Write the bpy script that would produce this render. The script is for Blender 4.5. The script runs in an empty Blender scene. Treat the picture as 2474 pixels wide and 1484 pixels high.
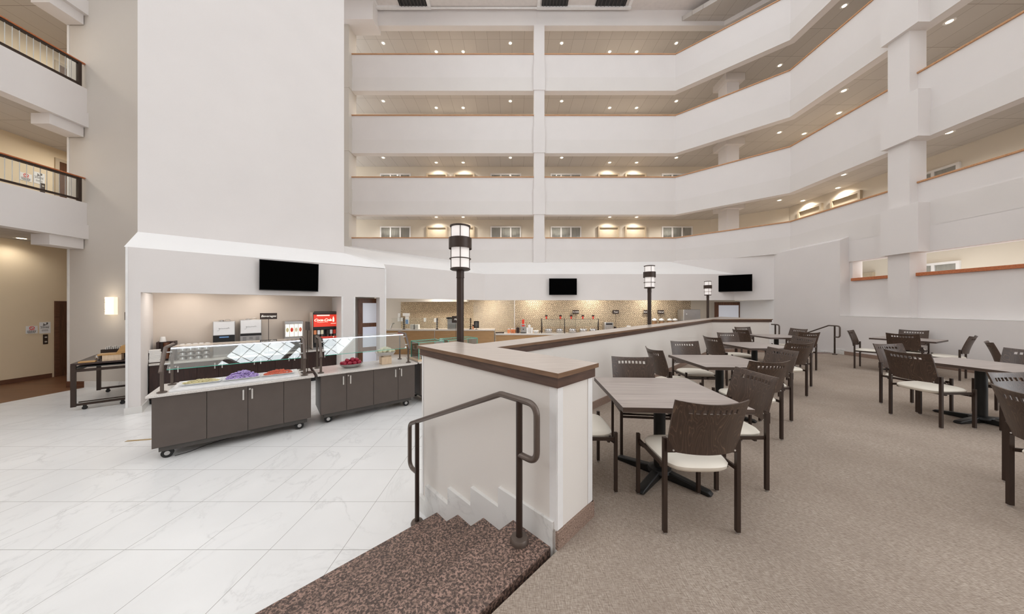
import bpy, bmesh, math, random
from mathutils import Vector, Matrix
random.seed(7)
R = math.radians
PI = math.pi
COL = bpy.context.scene.collection

# ---------------------------------------------------------------- camera, light, exposure
FPX, CX, CY, EYE = 710.0, 1237.0, 742.0, 1.46     # focal length in px of the 2474 px frame, eye height over the carpet
LOW = -0.585                                       # marble floor level (four risers below the carpet)
cd = bpy.data.cameras.new('camera'); cd.sensor_width = 36.0; cd.lens = 36.0 * FPX / 2474.0
cd.clip_start = 0.05; cd.clip_end = 200
cam = bpy.data.objects.new('camera', cd); COL.objects.link(cam)
cam.location = (0, 0, EYE); cam.rotation_euler = (R(90), 0, 0)
sc = bpy.context.scene
sc.camera = cam
w = bpy.data.worlds.new('sky'); sc.world = w; w.use_nodes = True
wb = w.node_tree.nodes['Background']; wb.inputs[0].default_value = (0.93, 0.965, 1.0, 1); wb.inputs[1].default_value = 2.95
sc.view_settings.view_transform = 'Standard'
sc.view_settings.look = 'None'
sc.view_settings.gamma = 1.0
sc.view_settings.use_curve_mapping = False
sc.view_settings.exposure = -0.08
sc.cycles.max_bounces = 10; sc.cycles.diffuse_bounces = 6; sc.cycles.transparent_max_bounces = 16
sc.cycles.sample_clamp_indirect = 6.0

# measured points of the photograph -> places in the room
def G(px, py, z=0.0):
    y = FPX * (EYE - z) / (py - CY); return ((px - CX) / FPX * y, y)
def XP(px, y): return (px - CX) / FPX * y
def ZP(py, y): return EYE - (py - CY) * y / FPX
def on_line(px, P, u):
    r = (px - CX) / FPX; return (r * P[1] - P[0]) / (u[0] - r * u[1])

# ---------------------------------------------------------------- materials
def lin(c):
    c = c / 255.0
    return c / 12.92 if c <= 0.04045 else ((c + 0.055) / 1.055) ** 2.4
def rgb(*c): return (lin(c[0]), lin(c[1]), lin(c[2]), 1.0)
class N:
    def __init__(s, name):
        s.m = bpy.data.materials.new(name); s.m.use_nodes = True
        s.t = s.m.node_tree; s.b = s.t.nodes['Principled BSDF']
    def n(s, kind, **kw):
        nd = s.t.nodes.new(kind)
        for k, v in kw.items():
            if k.startswith('i_'):
                key = k[2:]
                nd.inputs[int(key) if key.isdigit() else key.replace('_', ' ')].default_value = v
            else: setattr(nd, k, v)
        return nd
    def l(s, a, b): s.t.links.new(a, b)
    def pos(s, scale=(1, 1, 1), rot=(0, 0, 0), loc=(0, 0, 0), obj=False):
        g = s.n('ShaderNodeTexCoord') if obj else s.n('ShaderNodeNewGeometry')
        mp = s.n('ShaderNodeMapping'); mp.inputs['Scale'].default_value = scale
        mp.inputs['Rotation'].default_value = rot; mp.inputs['Location'].default_value = loc
        s.l(g.outputs['Object' if obj else 'Position'], mp.inputs[0]); return mp.outputs[0]
    def ramp(s, fac, stops):
        r = s.n('ShaderNodeValToRGB'); e = r.color_ramp.elements
        while len(e) < len(stops): e.new(0.5)
        for i, (p, c) in enumerate(stops): e[i].position = p; e[i].color = c
        s.l(fac, r.inputs[0]); return r.outputs[0]
    def mix(s, fac, a, b, blend='MIX'):
        m = s.n('ShaderNodeMix', data_type='RGBA', blend_type=blend)
        for sock, v in ((m.inputs[0], fac), (m.inputs[6], a), (m.inputs[7], b)):
            if hasattr(v, 'links') or hasattr(v, 'is_linked'): s.l(v, sock)
            else: sock.default_value = v
        return m.outputs[2]
    def math(s, op, a, b=0.0):
        m = s.n('ShaderNodeMath', operation=op)
        for i, v in enumerate((a, b)):
            if hasattr(v, 'is_linked'): s.l(v, m.inputs[i])
            else: m.inputs[i].default_value = v
        return m.outputs[0]
    def bump(s, h, strength=0.2, dist=0.01):
        b = s.n('ShaderNodeBump'); b.inputs['Strength'].default_value = strength; b.inputs['Distance'].default_value = dist
        s.l(h, b.inputs['Height']); s.l(b.outputs[0], s.b.inputs['Normal'])
    def col(s, c): s.l(c, s.b.inputs['Base Color'])
    def rough(s, r): s.b.inputs['Roughness'].default_value = r

def plain(name, c, rough=0.6, metal=0.0, var=0.04, scale=6.0, spec=None):
    k = N(name); k.rough(rough); k.b.inputs['Metallic'].default_value = metal
    if spec is not None: k.b.inputs['Specular IOR Level'].default_value = spec
    no = k.n('ShaderNodeTexNoise', i_Scale=scale, i_Detail=3.0); k.l(k.pos(obj=True), no.inputs[0])
    a = rgb(*c); lo = tuple(x * (1 - var) for x in a[:3]) + (1,); hi = tuple(min(1, x * (1 + var)) for x in a[:3]) + (1,)
    k.col(k.ramp(no.outputs[0], [(0.3, lo), (0.7, hi)])); return k.m
def wallpaper(name, c, var=0.025):
    k = N(name); k.rough(0.85); k.b.inputs['Specular IOR Level'].default_value = 0.25
    a = rgb(*c)
    n1 = k.n('ShaderNodeTexNoise', i_Scale=1.3, i_Detail=4.0); k.l(k.pos(), n1.inputs[0])
    n2 = k.n('ShaderNodeTexNoise', i_Scale=60.0, i_Detail=2.0); k.l(k.pos(scale=(1, 1, 5)), n2.inputs[0])
    f = k.math('ADD', k.math('MULTIPLY', n1.outputs[0], 0.6), k.math('MULTIPLY', n2.outputs[0], 0.4))
    k.col(k.ramp(f, [(0.3, tuple(x * (1 - var) for x in a[:3]) + (1,)), (0.7, tuple(x * (1 + var) for x in a[:3]) + (1,))]))
    k.bump(n2.outputs[0], 0.08, 0.004); return k.m
def emit(name, c, strength):
    k = N(name); k.b.inputs['Base Color'].default_value = rgb(*c)
    k.b.inputs['Emission Color'].default_value = rgb(*c); k.b.inputs['Emission Strength'].default_value = strength
    k.rough(0.5); return k.m
def wood(name, c1, c2, axis=(6, 60, 60), rough=0.4, dist=4.0, ring=False):
    k = N(name); k.rough(rough)
    p = k.pos(scale=axis, obj=True)
    no = k.n('ShaderNodeTexNoise', i_Scale=1.0, i_Detail=5.0, i_Distortion=dist * 0.15); k.l(p, no.inputs[0])
    k.col(k.ramp(no.outputs[0], [(0.3, rgb(*c1)), (0.68, rgb(*c2))]))
    return k.m
def glass(name, tint, gloss):
    k = N(name); t = k.t; t.nodes.remove(k.b)
    tr = k.n('ShaderNodeBsdfTransparent'); tr.inputs[0].default_value = tint
    gl = k.n('ShaderNodeBsdfGlossy'); gl.inputs[0].default_value = (1, 1, 1, 1); gl.inputs[1].default_value = 0.0
    mx = k.n('ShaderNodeMixShader')
    fr = k.n('ShaderNodeFresnel', i_IOR=1.5)
    f = k.math('ADD', k.math('MULTIPLY', fr.outputs[0], 0.8), gloss)
    k.l(f, mx.inputs[0]); k.l(tr.outputs[0], mx.inputs[1]); k.l(gl.outputs[0], mx.inputs[2])
    out = [x for x in t.nodes if x.type == 'OUTPUT_MATERIAL'][0]
    k.l(mx.outputs[0], out.inputs[0]); return k.m

M = {}
M['white'] = wallpaper('white_wallpaper', (224, 219, 216))
M['white2'] = wallpaper('white_paint', (232, 230, 228), 0.015)
M['grey'] = wallpaper('greige_wallpaper', (206, 199, 190))
M['white_b'] = wallpaper('white_wallpaper_lower', (221, 216, 212))
M['divider'] = wallpaper('warm_white_laminate', (226, 220, 213), 0.015)
M['beige_l'] = wallpaper('warm_beige_wallpaper', (228, 210, 180))
M['beige'] = wallpaper('beige_wallpaper', (222, 213, 198))
M['tan'] = wallpaper('alcove_wallpaper', (214, 202, 190))
M['trimw'] = plain('white_trim', (232, 230, 228), 0.5)
M['trimo'] = wood('oak_rail', (176, 128, 88), (200, 152, 110), (3, 40, 40), 0.4)
M['trimr'] = wood('red_oak_sill', (168, 92, 52), (196, 118, 72), (3, 40, 40), 0.35)
M['bronze'] = plain('bronze_metal', (100, 88, 80), 0.36, 0.4)
M['bronze_d'] = plain('dark_bronze', (58, 44, 36), 0.42, 0.3)
M['black'] = plain('black_metal', (24, 23, 22), 0.45, 0.2)
M['screen'] = plain('black_screen', (2, 2, 2), 0.7, spec=0.02)
M['plastic_b'] = plain('black_plastic', (22, 20, 20), 0.4)
M['cream'] = plain('cream_vinyl', (226, 218, 204), 0.5, var=0.02)
M['lam'] = plain('charcoal_laminate', (88, 78, 72), 0.38, var=0.05)
M['lam_d'] = plain('charcoal_plinth', (76, 72, 68), 0.5)
M['espresso'] = wood('espresso_veneer', (38, 22, 18), (58, 36, 30), (50, 50, 4), 0.35)
M['steel'] = plain('brushed_steel', (190, 188, 186), 0.28, 0.85)
M['steel_p'] = plain('polished_steel', (205, 202, 200), 0.12, 0.95)
M['handle'] = plain('satin_handle', (214, 210, 204), 0.35, 0.5)
M['china'] = plain('white_china', (238, 238, 238), 0.25, var=0.01)
M['paper'] = plain('white_paper', (236, 234, 230), 0.7, var=0.02)
M['maple'] = wood('maple_block', (214, 188, 158), (232, 208, 178), (40, 40, 5), 0.5)
M['tanfront'] = wood('tan_counter_front', (158, 122, 82), (176, 140, 98), (3, 40, 40), 0.4)
M['bamboo'] = wood('bamboo_box', (176, 132, 76), (204, 162, 104), (5, 40, 40), 0.45)
M['walnut'] = wood('walnut_door', (70, 40, 24), (118, 74, 46), (40, 40, 4), 0.4)
M['frost'] = emit('frosted_glass', (214, 216, 224), 0.25)
M['glass'] = glass('sneeze_glass', (0.93, 0.97, 0.96, 1), 0.13)
M['glass2'] = glass('case_glass', (0.975, 0.992, 0.988, 1), 0.03)
M['glassedge'] = plain('green_glass_edge', (96, 190, 168), 0.2)
M['led'] = emit('led_strip', (235, 240, 255), 2.2)
M['lampshade'] = emit('white_lamp_shade', (226, 220, 216), 0.5)
M['sconce'] = emit('sconce_shade', (255, 236, 208), 0.95)
M['down'] = emit('downlight_lens', (255, 232, 196), 14.0)
M['brass'] = plain('brass_plate', (176, 150, 104), 0.45, 0.3)
M['rubber'] = plain('black_rubber', (26, 25, 25), 0.6)
M['red'] = plain('red_print', (222, 62, 44), 0.4)
M['red_l'] = emit('lit_red_panel', (226, 62, 44), 0.55)
M['cream_l'] = emit('lit_cream_print', (255, 246, 224), 0.8)
M['sign'] = plain('dark_sign', (52, 38, 32), 0.5)
M['text_w'] = emit('white_lettering', (245, 242, 235), 0.35)
M['text_d'] = plain('dark_print', (60, 52, 50), 0.6)
M['text_g'] = plain('grey_print', (140, 138, 136), 0.5)
M['curtain'] = plain('grey_curtain', (196, 196, 188), 0.8)
M['doorp'] = plain('taupe_door', (198, 184, 160), 0.6)
M['doorf'] = plain('taupe_door_frame', (184, 168, 144), 0.6)
M['darkdoor'] = wood('dark_brown_door', (74, 46, 28), (100, 66, 42), (30, 30, 3), 0.4)
M['brownbase'] = wood('brown_baseboard', (84, 52, 36), (108, 70, 50), (4, 4, 30), 0.45)
M['grid'] = plain('skylight_bar', (70, 62, 58), 0.6)
M['gridw'] = plain('roof_white', (220, 214, 210), 0.8)
M['purple'] = plain('red_cabbage', (190, 166, 224), 0.5, var=0.4, scale=60)
M['carrot'] = plain('carrot_pieces', (232, 124, 96), 0.5, var=0.25, scale=70)
M['potato'] = plain('pale_pieces', (226, 214, 168), 0.5, var=0.15, scale=70)
M['apple'] = plain('red_apple', (168, 36, 62), 0.3, var=0.3, scale=30)
M['pear'] = plain('pale_fruit', (244, 236, 204), 0.45, var=0.12, scale=25)
M['orange'] = plain('orange_packet', (224, 140, 92), 0.5, var=0.2, scale=30)
M['blue'] = plain('blue_packet', (110, 150, 196), 0.5)
M['grain'] = plain('cereal_fill', (206, 160, 112), 0.6, var=0.2, scale=80)
M['clear'] = glass('clear_acrylic', (0.95, 0.95, 0.95, 1), 0.02)
M['bread'] = plain('bread', (214, 176, 126), 0.7, var=0.2, scale=40)

def m_marble(name, base, vein, grid):
    k = N(name); k.rough(0.3)
    no = k.n('ShaderNodeTexNoise', i_Scale=1.1, i_Detail=9.0, i_Roughness=0.62, i_Distortion=0.7); k.l(k.pos(scale=(1.3, 0.8, 1.0), rot=(0, 0, 0.5)), no.inputs[0])
    d = k.math('ABSOLUTE', k.math('SUBTRACT', no.outputs[0], 0.5))
    v = k.ramp(d, [(0.0, rgb(*vein)), (0.01, rgb(*[(a * 3 + b) / 4 for a, b in zip(base, vein)])), (0.035, rgb(*base)), (1.0, rgb(*base))])
    n2 = k.n('ShaderNodeTexNoise', i_Scale=1.4, i_Detail=5.0); k.l(k.pos(), n2.inputs[0])
    c = k.mix(k.ramp(n2.outputs[0], [(0.35, (0, 0, 0, 1)), (0.65, (1, 1, 1, 1))]), rgb(*[x * 0.975 for x in base]), v)
    if grid:
        g = k.n('ShaderNodeNewGeometry'); sp = k.n('ShaderNodeSeparateXYZ'); k.l(g.outputs['Position'], sp.inputs[0])
        def line(o, o0): 
            f = k.math('FRACT', k.math('DIVIDE', k.math('ADD', o, 60 * 0.6097 - o0), 0.6097))
            return k.math('GREATER_THAN', k.math('ABSOLUTE', k.math('SUBTRACT', f, 0.5)), 0.4962)
        c = k.mix(k.math('MAXIMUM', line(sp.outputs[0], -2.0415), line(sp.outputs[1], 2.475)), c, rgb(158, 154, 148))
    k.col(c); return k.m
M['marble'] = m_marble('marble_tile', (232, 231, 229), (212, 211, 209), True)
M['marble_s'] = m_marble('marble_skirt', (226, 224, 220), (192, 190, 186), False)

def m_carpet():
    k = N('taupe_carpet'); k.rough(0.95); k.b.inputs['Specular IOR Level'].default_value = 0.1
    a = k.n('ShaderNodeTexNoise', i_Scale=1.0, i_Detail=4.0, i_Roughness=0.7); k.l(k.pos(scale=(30, 210, 40), rot=(0, 0, 0.75)), a.inputs[0])
    b = k.n('ShaderNodeTexNoise', i_Scale=1.0, i_Detail=4.0, i_Roughness=0.7); k.l(k.pos(scale=(210, 30, 40), rot=(0, 0, 0.75)), b.inputs[0])
    c = k.n('ShaderNodeTexNoise', i_Scale=2.2, i_Detail=6.0, i_Roughness=0.6); k.l(k.pos(), c.inputs[0])
    f = k.math('ADD', k.math('MULTIPLY', a.outputs[0], 0.5), k.math('MULTIPLY', b.outputs[0], 0.5))
    base = k.ramp(f, [(0.38, rgb(122, 108, 97)), (0.5, rgb(158, 144, 131)), (0.62, rgb(188, 175, 161))])
    k.col(k.mix(k.ramp(c.outputs[0], [(0.3, (0, 0, 0, 1)), (0.7, (0.45, 0.45, 0.45, 1))]), base, rgb(134, 119, 107)))
    k.bump(f, 0.4, 0.004); return k.m
M['carpet'] = m_carpet()
def m_carpetbase():
    k = N('carpet_base'); k.rough(0.95)
    a = k.n('ShaderNodeTexNoise', i_Scale=220.0, i_Detail=2.0); k.l(k.pos(), a.inputs[0])
    k.col(k.ramp(a.outputs[0], [(0.35, rgb(98, 78, 66)), (0.65, rgb(172, 146, 130))])); return k.m
M['carpetbase'] = m_carpetbase()
def m_granite(name, c1, c2, c3, scale, rough):
    k = N(name); k.rough(rough)
    v = k.n('ShaderNodeTexVoronoi', i_Scale=scale); k.l(k.pos(), v.inputs[0])
    n = k.n('ShaderNodeTexNoise', i_Scale=scale * 0.9, i_Detail=3.0, i_Roughness=0.7); k.l(k.pos(), n.inputs[0])
    k.col(k.mix(k.ramp(n.outputs[0], [(0.46, (0, 0, 0, 1)), (0.54, (1, 1, 1, 1))]),
                k.ramp(v.outputs['Color'], [(0.3, rgb(*c1)), (0.7, rgb(*c2))]), rgb(*c3))); return k.m
M['granite'] = m_granite('brown_granite', (120, 98, 86), (160, 130, 116), (70, 56, 50), 75.0, 0.45)
M['granite_w'] = m_granite('white_granite', (216, 211, 205), (226, 222, 217), (202, 195, 187), 130.0, 0.22)
def m_ceil():
    k = N('ceiling_tile'); k.rough(0.9)
    br = k.n('ShaderNodeTexBrick', offset=0.0, i_Scale=1.0, i_Mortar_Size=0.006, i_Mortar_Smooth=0.2)
    br.inputs['Brick Width'].default_value = 0.61; br.inputs['Row Height'].default_value = 1.22
    br.inputs['Color1'].default_value = rgb(198, 192, 186); br.inputs['Color2'].default_value = rgb(193, 187, 181); br.inputs['Mortar'].default_value = rgb(146, 138, 130)
    k.l(k.pos(loc=(30.5, 30.5, 0)), br.inputs[0]); k.col(br.outputs[0]); return k.m
M['ceil'] = m_ceil()
def m_woodfloor():
    k = N('wood_floor'); k.rough(0.4)
    br = k.n('ShaderNodeTexBrick', offset=0.4, i_Scale=1.0, i_Mortar_Size=0.002)
    br.inputs['Brick Width'].default_value = 1.4; br.inputs['Row Height'].default_value = 0.14
    br.inputs['Color1'].default_value = rgb(118, 82, 58); br.inputs['Color2'].default_value = rgb(138, 98, 70); br.inputs['Mortar'].default_value = rgb(84, 56, 38)
    k.l(k.pos(loc=(40, 40, 0)), br.inputs[0])
    n = k.n('ShaderNodeTexNoise', i_Scale=1.0, i_Detail=4.0); k.l(k.pos(scale=(3, 50, 1)), n.inputs[0])
    k.col(k.mix(k.math('MULTIPLY', n.outputs[0], 0.5), br.outputs[0], rgb(104, 70, 48))); return k.m
M['woodfloor'] = m_woodfloor()
def m_mosaic():
    k = N('mosaic_tile'); k.rough(0.3)
    def br(rot):
        b = k.n('ShaderNodeTexBrick', offset=0.5, i_Scale=1.0, i_Mortar_Size=0.0078, i_Mortar_Smooth=0.15)
        b.inputs['Brick Width'].default_value = 0.135; b.inputs['Row Height'].default_value = 0.054
        b.inputs['Color1'].default_value = rgb(226, 208, 178); b.inputs['Color2'].default_value = rgb(206, 188, 160); b.inputs['Mortar'].default_value = rgb(84, 62, 44)
        return b
    geo = k.n('ShaderNodeNewGeometry'); sep = k.n('ShaderNodeSeparateXYZ'); k.l(geo.outputs['Position'], sep.inputs[0])
    comb = k.n('ShaderNodeCombineXYZ')
    k.l(k.math('ADD', k.math('SUBTRACT', sep.outputs[0], k.math('MULTIPLY', sep.outputs[1], 0.85)), 40.0), comb.inputs[0]); k.l(k.math('ADD', sep.outputs[2], 20.0), comb.inputs[1])
    outs = []
    for a in (R(36), R(-36)):
        mp = k.n('ShaderNodeMapping'); mp.inputs['Rotation'].default_value = (0, 0, a); k.l(comb.outputs[0], mp.inputs[0])
        b = br(0); k.l(mp.outputs[0], b.inputs[0]); outs.append(b.outputs[0])
    ch = k.n('ShaderNodeTexVoronoi', i_Scale=8.5); ch.voronoi_dimensions = '2D'; k.l(comb.outputs[0], ch.inputs[0])
    sel = k.ramp(ch.outputs['Color'], [(0.49, (0, 0, 0, 1)), (0.51, (1, 1, 1, 1))])
    k.col(k.mix(sel, outs[0], outs[1])); return k.m
M['mosaic'] = m_mosaic()
def m_veneer():
    k = N('dark_veneer'); k.rough(0.35)
    n = k.n('ShaderNodeTexNoise', i_Scale=1.0, i_Detail=2.0, i_Distortion=0.6); k.l(k.pos(scale=(11, 11, 1.5), obj=True), n.inputs[0])
    f = k.math('FRACT', k.math('MULTIPLY', n.outputs[0], 14.0))
    c = k.ramp(f, [(0.0, rgb(114, 92, 74)), (0.1, rgb(72, 55, 45)), (0.6, rgb(62, 47, 38)), (0.92, rgb(72, 56, 46))])
    k.col(c); return k.m
M['veneer'] = m_veneer()
def m_table():
    k = N('grey_woodgrain'); k.rough(0.3)
    n = k.n('ShaderNodeTexNoise', i_Scale=1.0, i_Detail=4.0); k.l(k.pos(scale=(2.2, 90, 1), obj=True), n.inputs[0])
    k.col(k.ramp(n.outputs[0], [(0.34, rgb(138, 126, 119)), (0.66, rgb(172, 161, 154))])); return k.m
M['table'] = m_table()
def m_counter():
    k = N('taupe_woodgrain_top'); k.rough(0.28)
    n = k.n('ShaderNodeTexNoise', i_Scale=1.0, i_Detail=4.0); k.l(k.pos(scale=(4, 60, 1), rot=(0, 0, R(45))), n.inputs[0])
    k.col(k.ramp(n.outputs[0], [(0.3, rgb(176, 162, 151)), (0.7, rgb(196, 184, 173))])); return k.m
M['counter'] = m_counter()
M['capedge'] = wood('brown_cap_edge', (104, 76, 54), (128, 97, 71), (5, 5, 40), 0.4)
M['tableedge'] = wood('dark_table_edge', (66, 52, 45), (84, 68, 58), (5, 5, 40), 0.4)
M['capwood'] = wood('dark_walnut_trim', (72, 51, 41), (94, 69, 56), (5, 5, 40), 0.4)

# ---------------------------------------------------------------- mesh helpers
class MB:
    def __init__(s, mt=None): s.v = []; s.f = []; s.mi = []; s.c = 0; s.mt = mt
    def add(s, vs, fs):
        o = len(s.v)
        for p in vs:
            p = Vector(p); s.v.append(tuple(s.mt @ p) if s.mt else tuple(p))
        for f in fs: s.f.append(tuple(i + o for i in f)); s.mi.append(s.c)
        return s
    def mat(s, i): s.c = i; return s
    def box(s, x0, x1, y0, y1, z0, z1):
        return s.add([(x0, y0, z0), (x1, y0, z0), (x1, y1, z0), (x0, y1, z0), (x0, y0, z1), (x1, y0, z1), (x1, y1, z1), (x0, y1, z1)],
                     [(0, 3, 2, 1), (4, 5, 6, 7), (0, 1, 5, 4), (1, 2, 6, 5), (2, 3, 7, 6), (3, 0, 4, 7)])
    def prism(s, poly, z0, z1):
        n = len(poly)
        return s.add([(p[0], p[1], z0) for p in poly] + [(p[0], p[1], z1) for p in poly],
                     [tuple(range(n - 1, -1, -1)), tuple(range(n, 2 * n))] + [(i, (i + 1) % n, n + (i + 1) % n, n + i) for i in range(n)])
    def prism_y(s, poly, y0, y1):            # polygon in x,z swept along y
        n = len(poly)
        return s.add([(p[0], y0, p[1]) for p in poly] + [(p[0], y1, p[1]) for p in poly],
                     [tuple(range(n)), tuple(range(2 * n - 1, n - 1, -1))] + [(i, n + i, n + (i + 1) % n, (i + 1) % n) for i in range(n)])
    def prism_x(s, poly, x0, x1):            # polygon in y,z swept along x
        n = len(poly)
        return s.add([(x0, p[0], p[1]) for p in poly] + [(x1, p[0], p[1]) for p in poly],
                     [tuple(range(n)), tuple(range(2 * n - 1, n - 1, -1))] + [(i, n + i, n + (i + 1) % n, (i + 1) % n) for i in range(n)])
    def tube(s, path, r, n=10, closed=False):
        P = [Vector(p) for p in path]; rings = []; m = len(P)
        t0 = (P[1] - P[0]).normalized(); up = Vector((0, 0, 1)) if abs(t0.z) < 0.9 else Vector((1, 0, 0))
        nrm = (up - t0 * up.dot(t0)).normalized()
        for i in range(m):
            a = P[i - 1] if (i > 0 or closed) else P[i]; b = P[(i + 1) % m] if (i < m - 1 or closed) else P[i]
            t = (b - a).normalized(); nrm = (nrm - t * nrm.dot(t)).normalized(); bi = t.cross(nrm)
            rr = r[i] if isinstance(r, (list, tuple)) else r
            rings.append([P[i] + (nrm * math.cos(2 * PI * k / n) + bi * math.sin(2 * PI * k / n)) * rr for k in range(n)])
        vs = [p for ring in rings for p in ring]; fs = []
        for i in range(m if closed else m - 1):
            for k in range(n):
                j = (i + 1) % m
                fs.append((i * n + k, i * n + (k + 1) % n, j * n + (k + 1) % n, j * n + k))
        if not closed: fs += [tuple(range(n - 1, -1, -1)), tuple((m - 1) * n + k for k in range(n))]
        return s.add(vs, fs)
    def cyl(s, p0, p1, r, n=16): return s.tube([p0, p1], r, n)
    def lathe(s, prof, n=24, c=(0, 0), ex=1.0, ey=1.0, caps=True):
        vs = []; fs = []; m = len(prof)
        for (r, z) in prof:
            for k in range(n):
                a = 2 * PI * k / n; vs.append((c[0] + r * ex * math.cos(a), c[1] + r * ey * math.sin(a), z))
        for i in range(m - 1):
            for k in range(n): fs.append((i * n + k, i * n + (k + 1) % n, (i + 1) * n + (k + 1) % n, (i + 1) * n + k))
        if caps and prof[0][0] > 1e-6: fs.append(tuple(range(n - 1, -1, -1)))
        if caps and prof[-1][0] > 1e-6: fs.append(tuple((m - 1) * n + k for k in range(n)))
        return s.add(vs, fs)
    def ball(s, c, rx, ry=None, rz=None, n=12, m=8, jit=0.0):
        ry = ry or rx; rz = rz or rx
        vs = []; fs = []
        for i in range(m + 1):
            for k in range(n):
                a = PI * i / m; b = 2 * PI * k / n; q = 1 + random.uniform(-jit, jit)
                vs.append((c[0] + rx * q * math.sin(a) * math.cos(b), c[1] + ry * q * math.sin(a) * math.sin(b), c[2] - rz * math.cos(a)))
        for i in range(m):
            for k in range(n): fs.append((i * n + k, i * n + (k + 1) % n, (i + 1) * n + (k + 1) % n, (i + 1) * n + k))
        return s.add(vs, fs)
    def build(s, name, mats, parent=None, loc=None, rz=None, bevel=0, smooth=True):
        me = bpy.data.meshes.new(name); me.from_pydata(s.v, [], s.f)
        if not isinstance(mats, (list, tuple)): mats = [mats]
        for m_ in mats: me.materials.append(M[m_] if isinstance(m_, str) else m_)
        for p, i in zip(me.polygons, s.mi): p.material_index = i
        bm = bmesh.new(); bm.from_mesh(me)
        bmesh.ops.remove_doubles(bm, verts=bm.verts, dist=1e-5)
        bmesh.ops.recalc_face_normals(bm, faces=bm.faces); bm.to_mesh(me); bm.free()
        if smooth:
            me.polygons.foreach_set('use_smooth', [True] * len(me.polygons)); me.set_sharp_from_angle(angle=R(38))
        o = bpy.data.objects.new(name, me); COL.objects.link(o)
        if parent: o.parent = parent
        if loc is not None: o.location = loc
        if rz is not None: o.rotation_euler = (0, 0, rz)
        if bevel:
            b = o.modifiers.new('bevel', 'BEVEL'); b.width = bevel; b.segments = 2; b.limit_method = 'ANGLE'
        return o
def fillet(pts, rad, n=6):
    out = [Vector(pts[0])]
    for i in range(1, len(pts) - 1):
        p = Vector(pts[i]); a = Vector(pts[i - 1]) - p; b = Vector(pts[i + 1]) - p
        ang = a.angle(b); d = min(rad / math.tan(ang / 2), a.length * 0.49, b.length * 0.49)
        p0 = p + a.normalized() * d; p1 = p + b.normalized() * d
        for k in range(n + 1):
            t = k / n; out.append((1 - t) ** 2 * p0 + 2 * t * (1 - t) * p + t * t * p1)
    out.append(Vector(pts[-1])); return out
def offset(poly, d):                       # open polyline shifted to its left by d
    out = []; n = len(poly)
    def nr(a, b):
        v = Vector((b[0] - a[0], b[1] - a[1])).normalized(); return Vector((-v.y, v.x))
    for i in range(n):
        if i == 0: q = nr(poly[0], poly[1]); out.append(Vector(poly[0]) + q * d)
        elif i == n - 1: q = nr(poly[-2], poly[-1]); out.append(Vector(poly[-1]) + q * d)
        else:
            a = nr(poly[i - 1], poly[i]); b = nr(poly[i], poly[i + 1]); m = (a + b).normalized()
            out.append(Vector(poly[i]) + m * (d / max(0.3, m.dot(a))))
    return [(p.x, p.y) for p in out]
def band(mb, poly, d0, d1, z0, z1):        # strip along a polyline between two offsets
    a = offset(poly, d0) if d0 else poly; b = offset(poly, d1)
    for i in range(len(poly) - 1): mb.prism([a[i], a[i + 1], b[i + 1], b[i]], z0, z1)
    return mb

def tag(o, label=None, cat=None, group=None, kind=None):
    if label: o['label'] = label
    if cat: o['category'] = cat
    if group: o['group'] = group
    if kind: o['kind'] = kind
    return o
def thing(name, label, cat, loc=(0, 0, 0), rz=0.0, group=None):
    o = bpy.data.objects.new(name, None); COL.objects.link(o); o.empty_display_size = 0.1
    o.location = loc; o.rotation_euler = (0, 0, rz); return tag(o, label, cat, group)
def struct(name, mb, mats, **kw): return tag(mb.build(name, mats, **kw), kind='structure')
def dup(root, loc, rz, label=None, group=None):
    r = root.copy(); COL.objects.link(r); r.location = loc; r.rotation_euler = (0, 0, rz)
    if label: r['label'] = label
    if group: r['group'] = group
    for ch in list(root.children):
        c = ch.copy(); COL.objects.link(c); c.parent = r
        for g in list(ch.children):
            d = g.copy(); COL.objects.link(d); d.parent = c
    return r
def text(body, size, mat, parent, loc, rz=0.0, shear=0.0, name='lettering', extrude=0.001, flat=False, align='CENTER', off=0.0):
    cu = bpy.data.curves.new(name, 'FONT'); cu.body = body; cu.size = size; cu.shear = shear; cu.extrude = extrude
    cu.align_x = align; cu.align_y = 'CENTER'; cu.offset = off
    cu.materials.append(M[mat])
    tmp = bpy.data.objects.new(name, cu); COL.objects.link(tmp); dg = bpy.context.evaluated_depsgraph_get(); dg.update()
    me = bpy.data.meshes.new_from_object(tmp.evaluated_get(dg)); bpy.data.objects.remove(tmp); me.name = name
    o = bpy.data.objects.new(name, me); COL.objects.link(o); o.parent = parent; o.location = loc
    o.rotation_euler = (0 if flat else R(90), 0, rz); return o
def lamp(kind, energy, loc, parent=None, color=(1, 0.86, 0.7), size=0.1, spot=None, name='bulb', rot=(0, 0, 0)):
    l = bpy.data.lights.new(name, kind); l.energy = energy; l.color = color
    if kind == 'AREA': l.size = size
    else: l.shadow_soft_size = size
    if kind == 'SPOT': l.spot_size = R(spot); l.spot_blend = 0.8
    o = bpy.data.objects.new(name, l); COL.objects.link(o); o.location = loc; o.rotation_euler = rot
    if parent: o.parent = parent
    return o
ORD = ['first', 'second', 'third', 'fourth', 'fifth', 'sixth', 'seventh', 'eighth', 'ninth', 'tenth', 'eleventh', 'twelfth']
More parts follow.
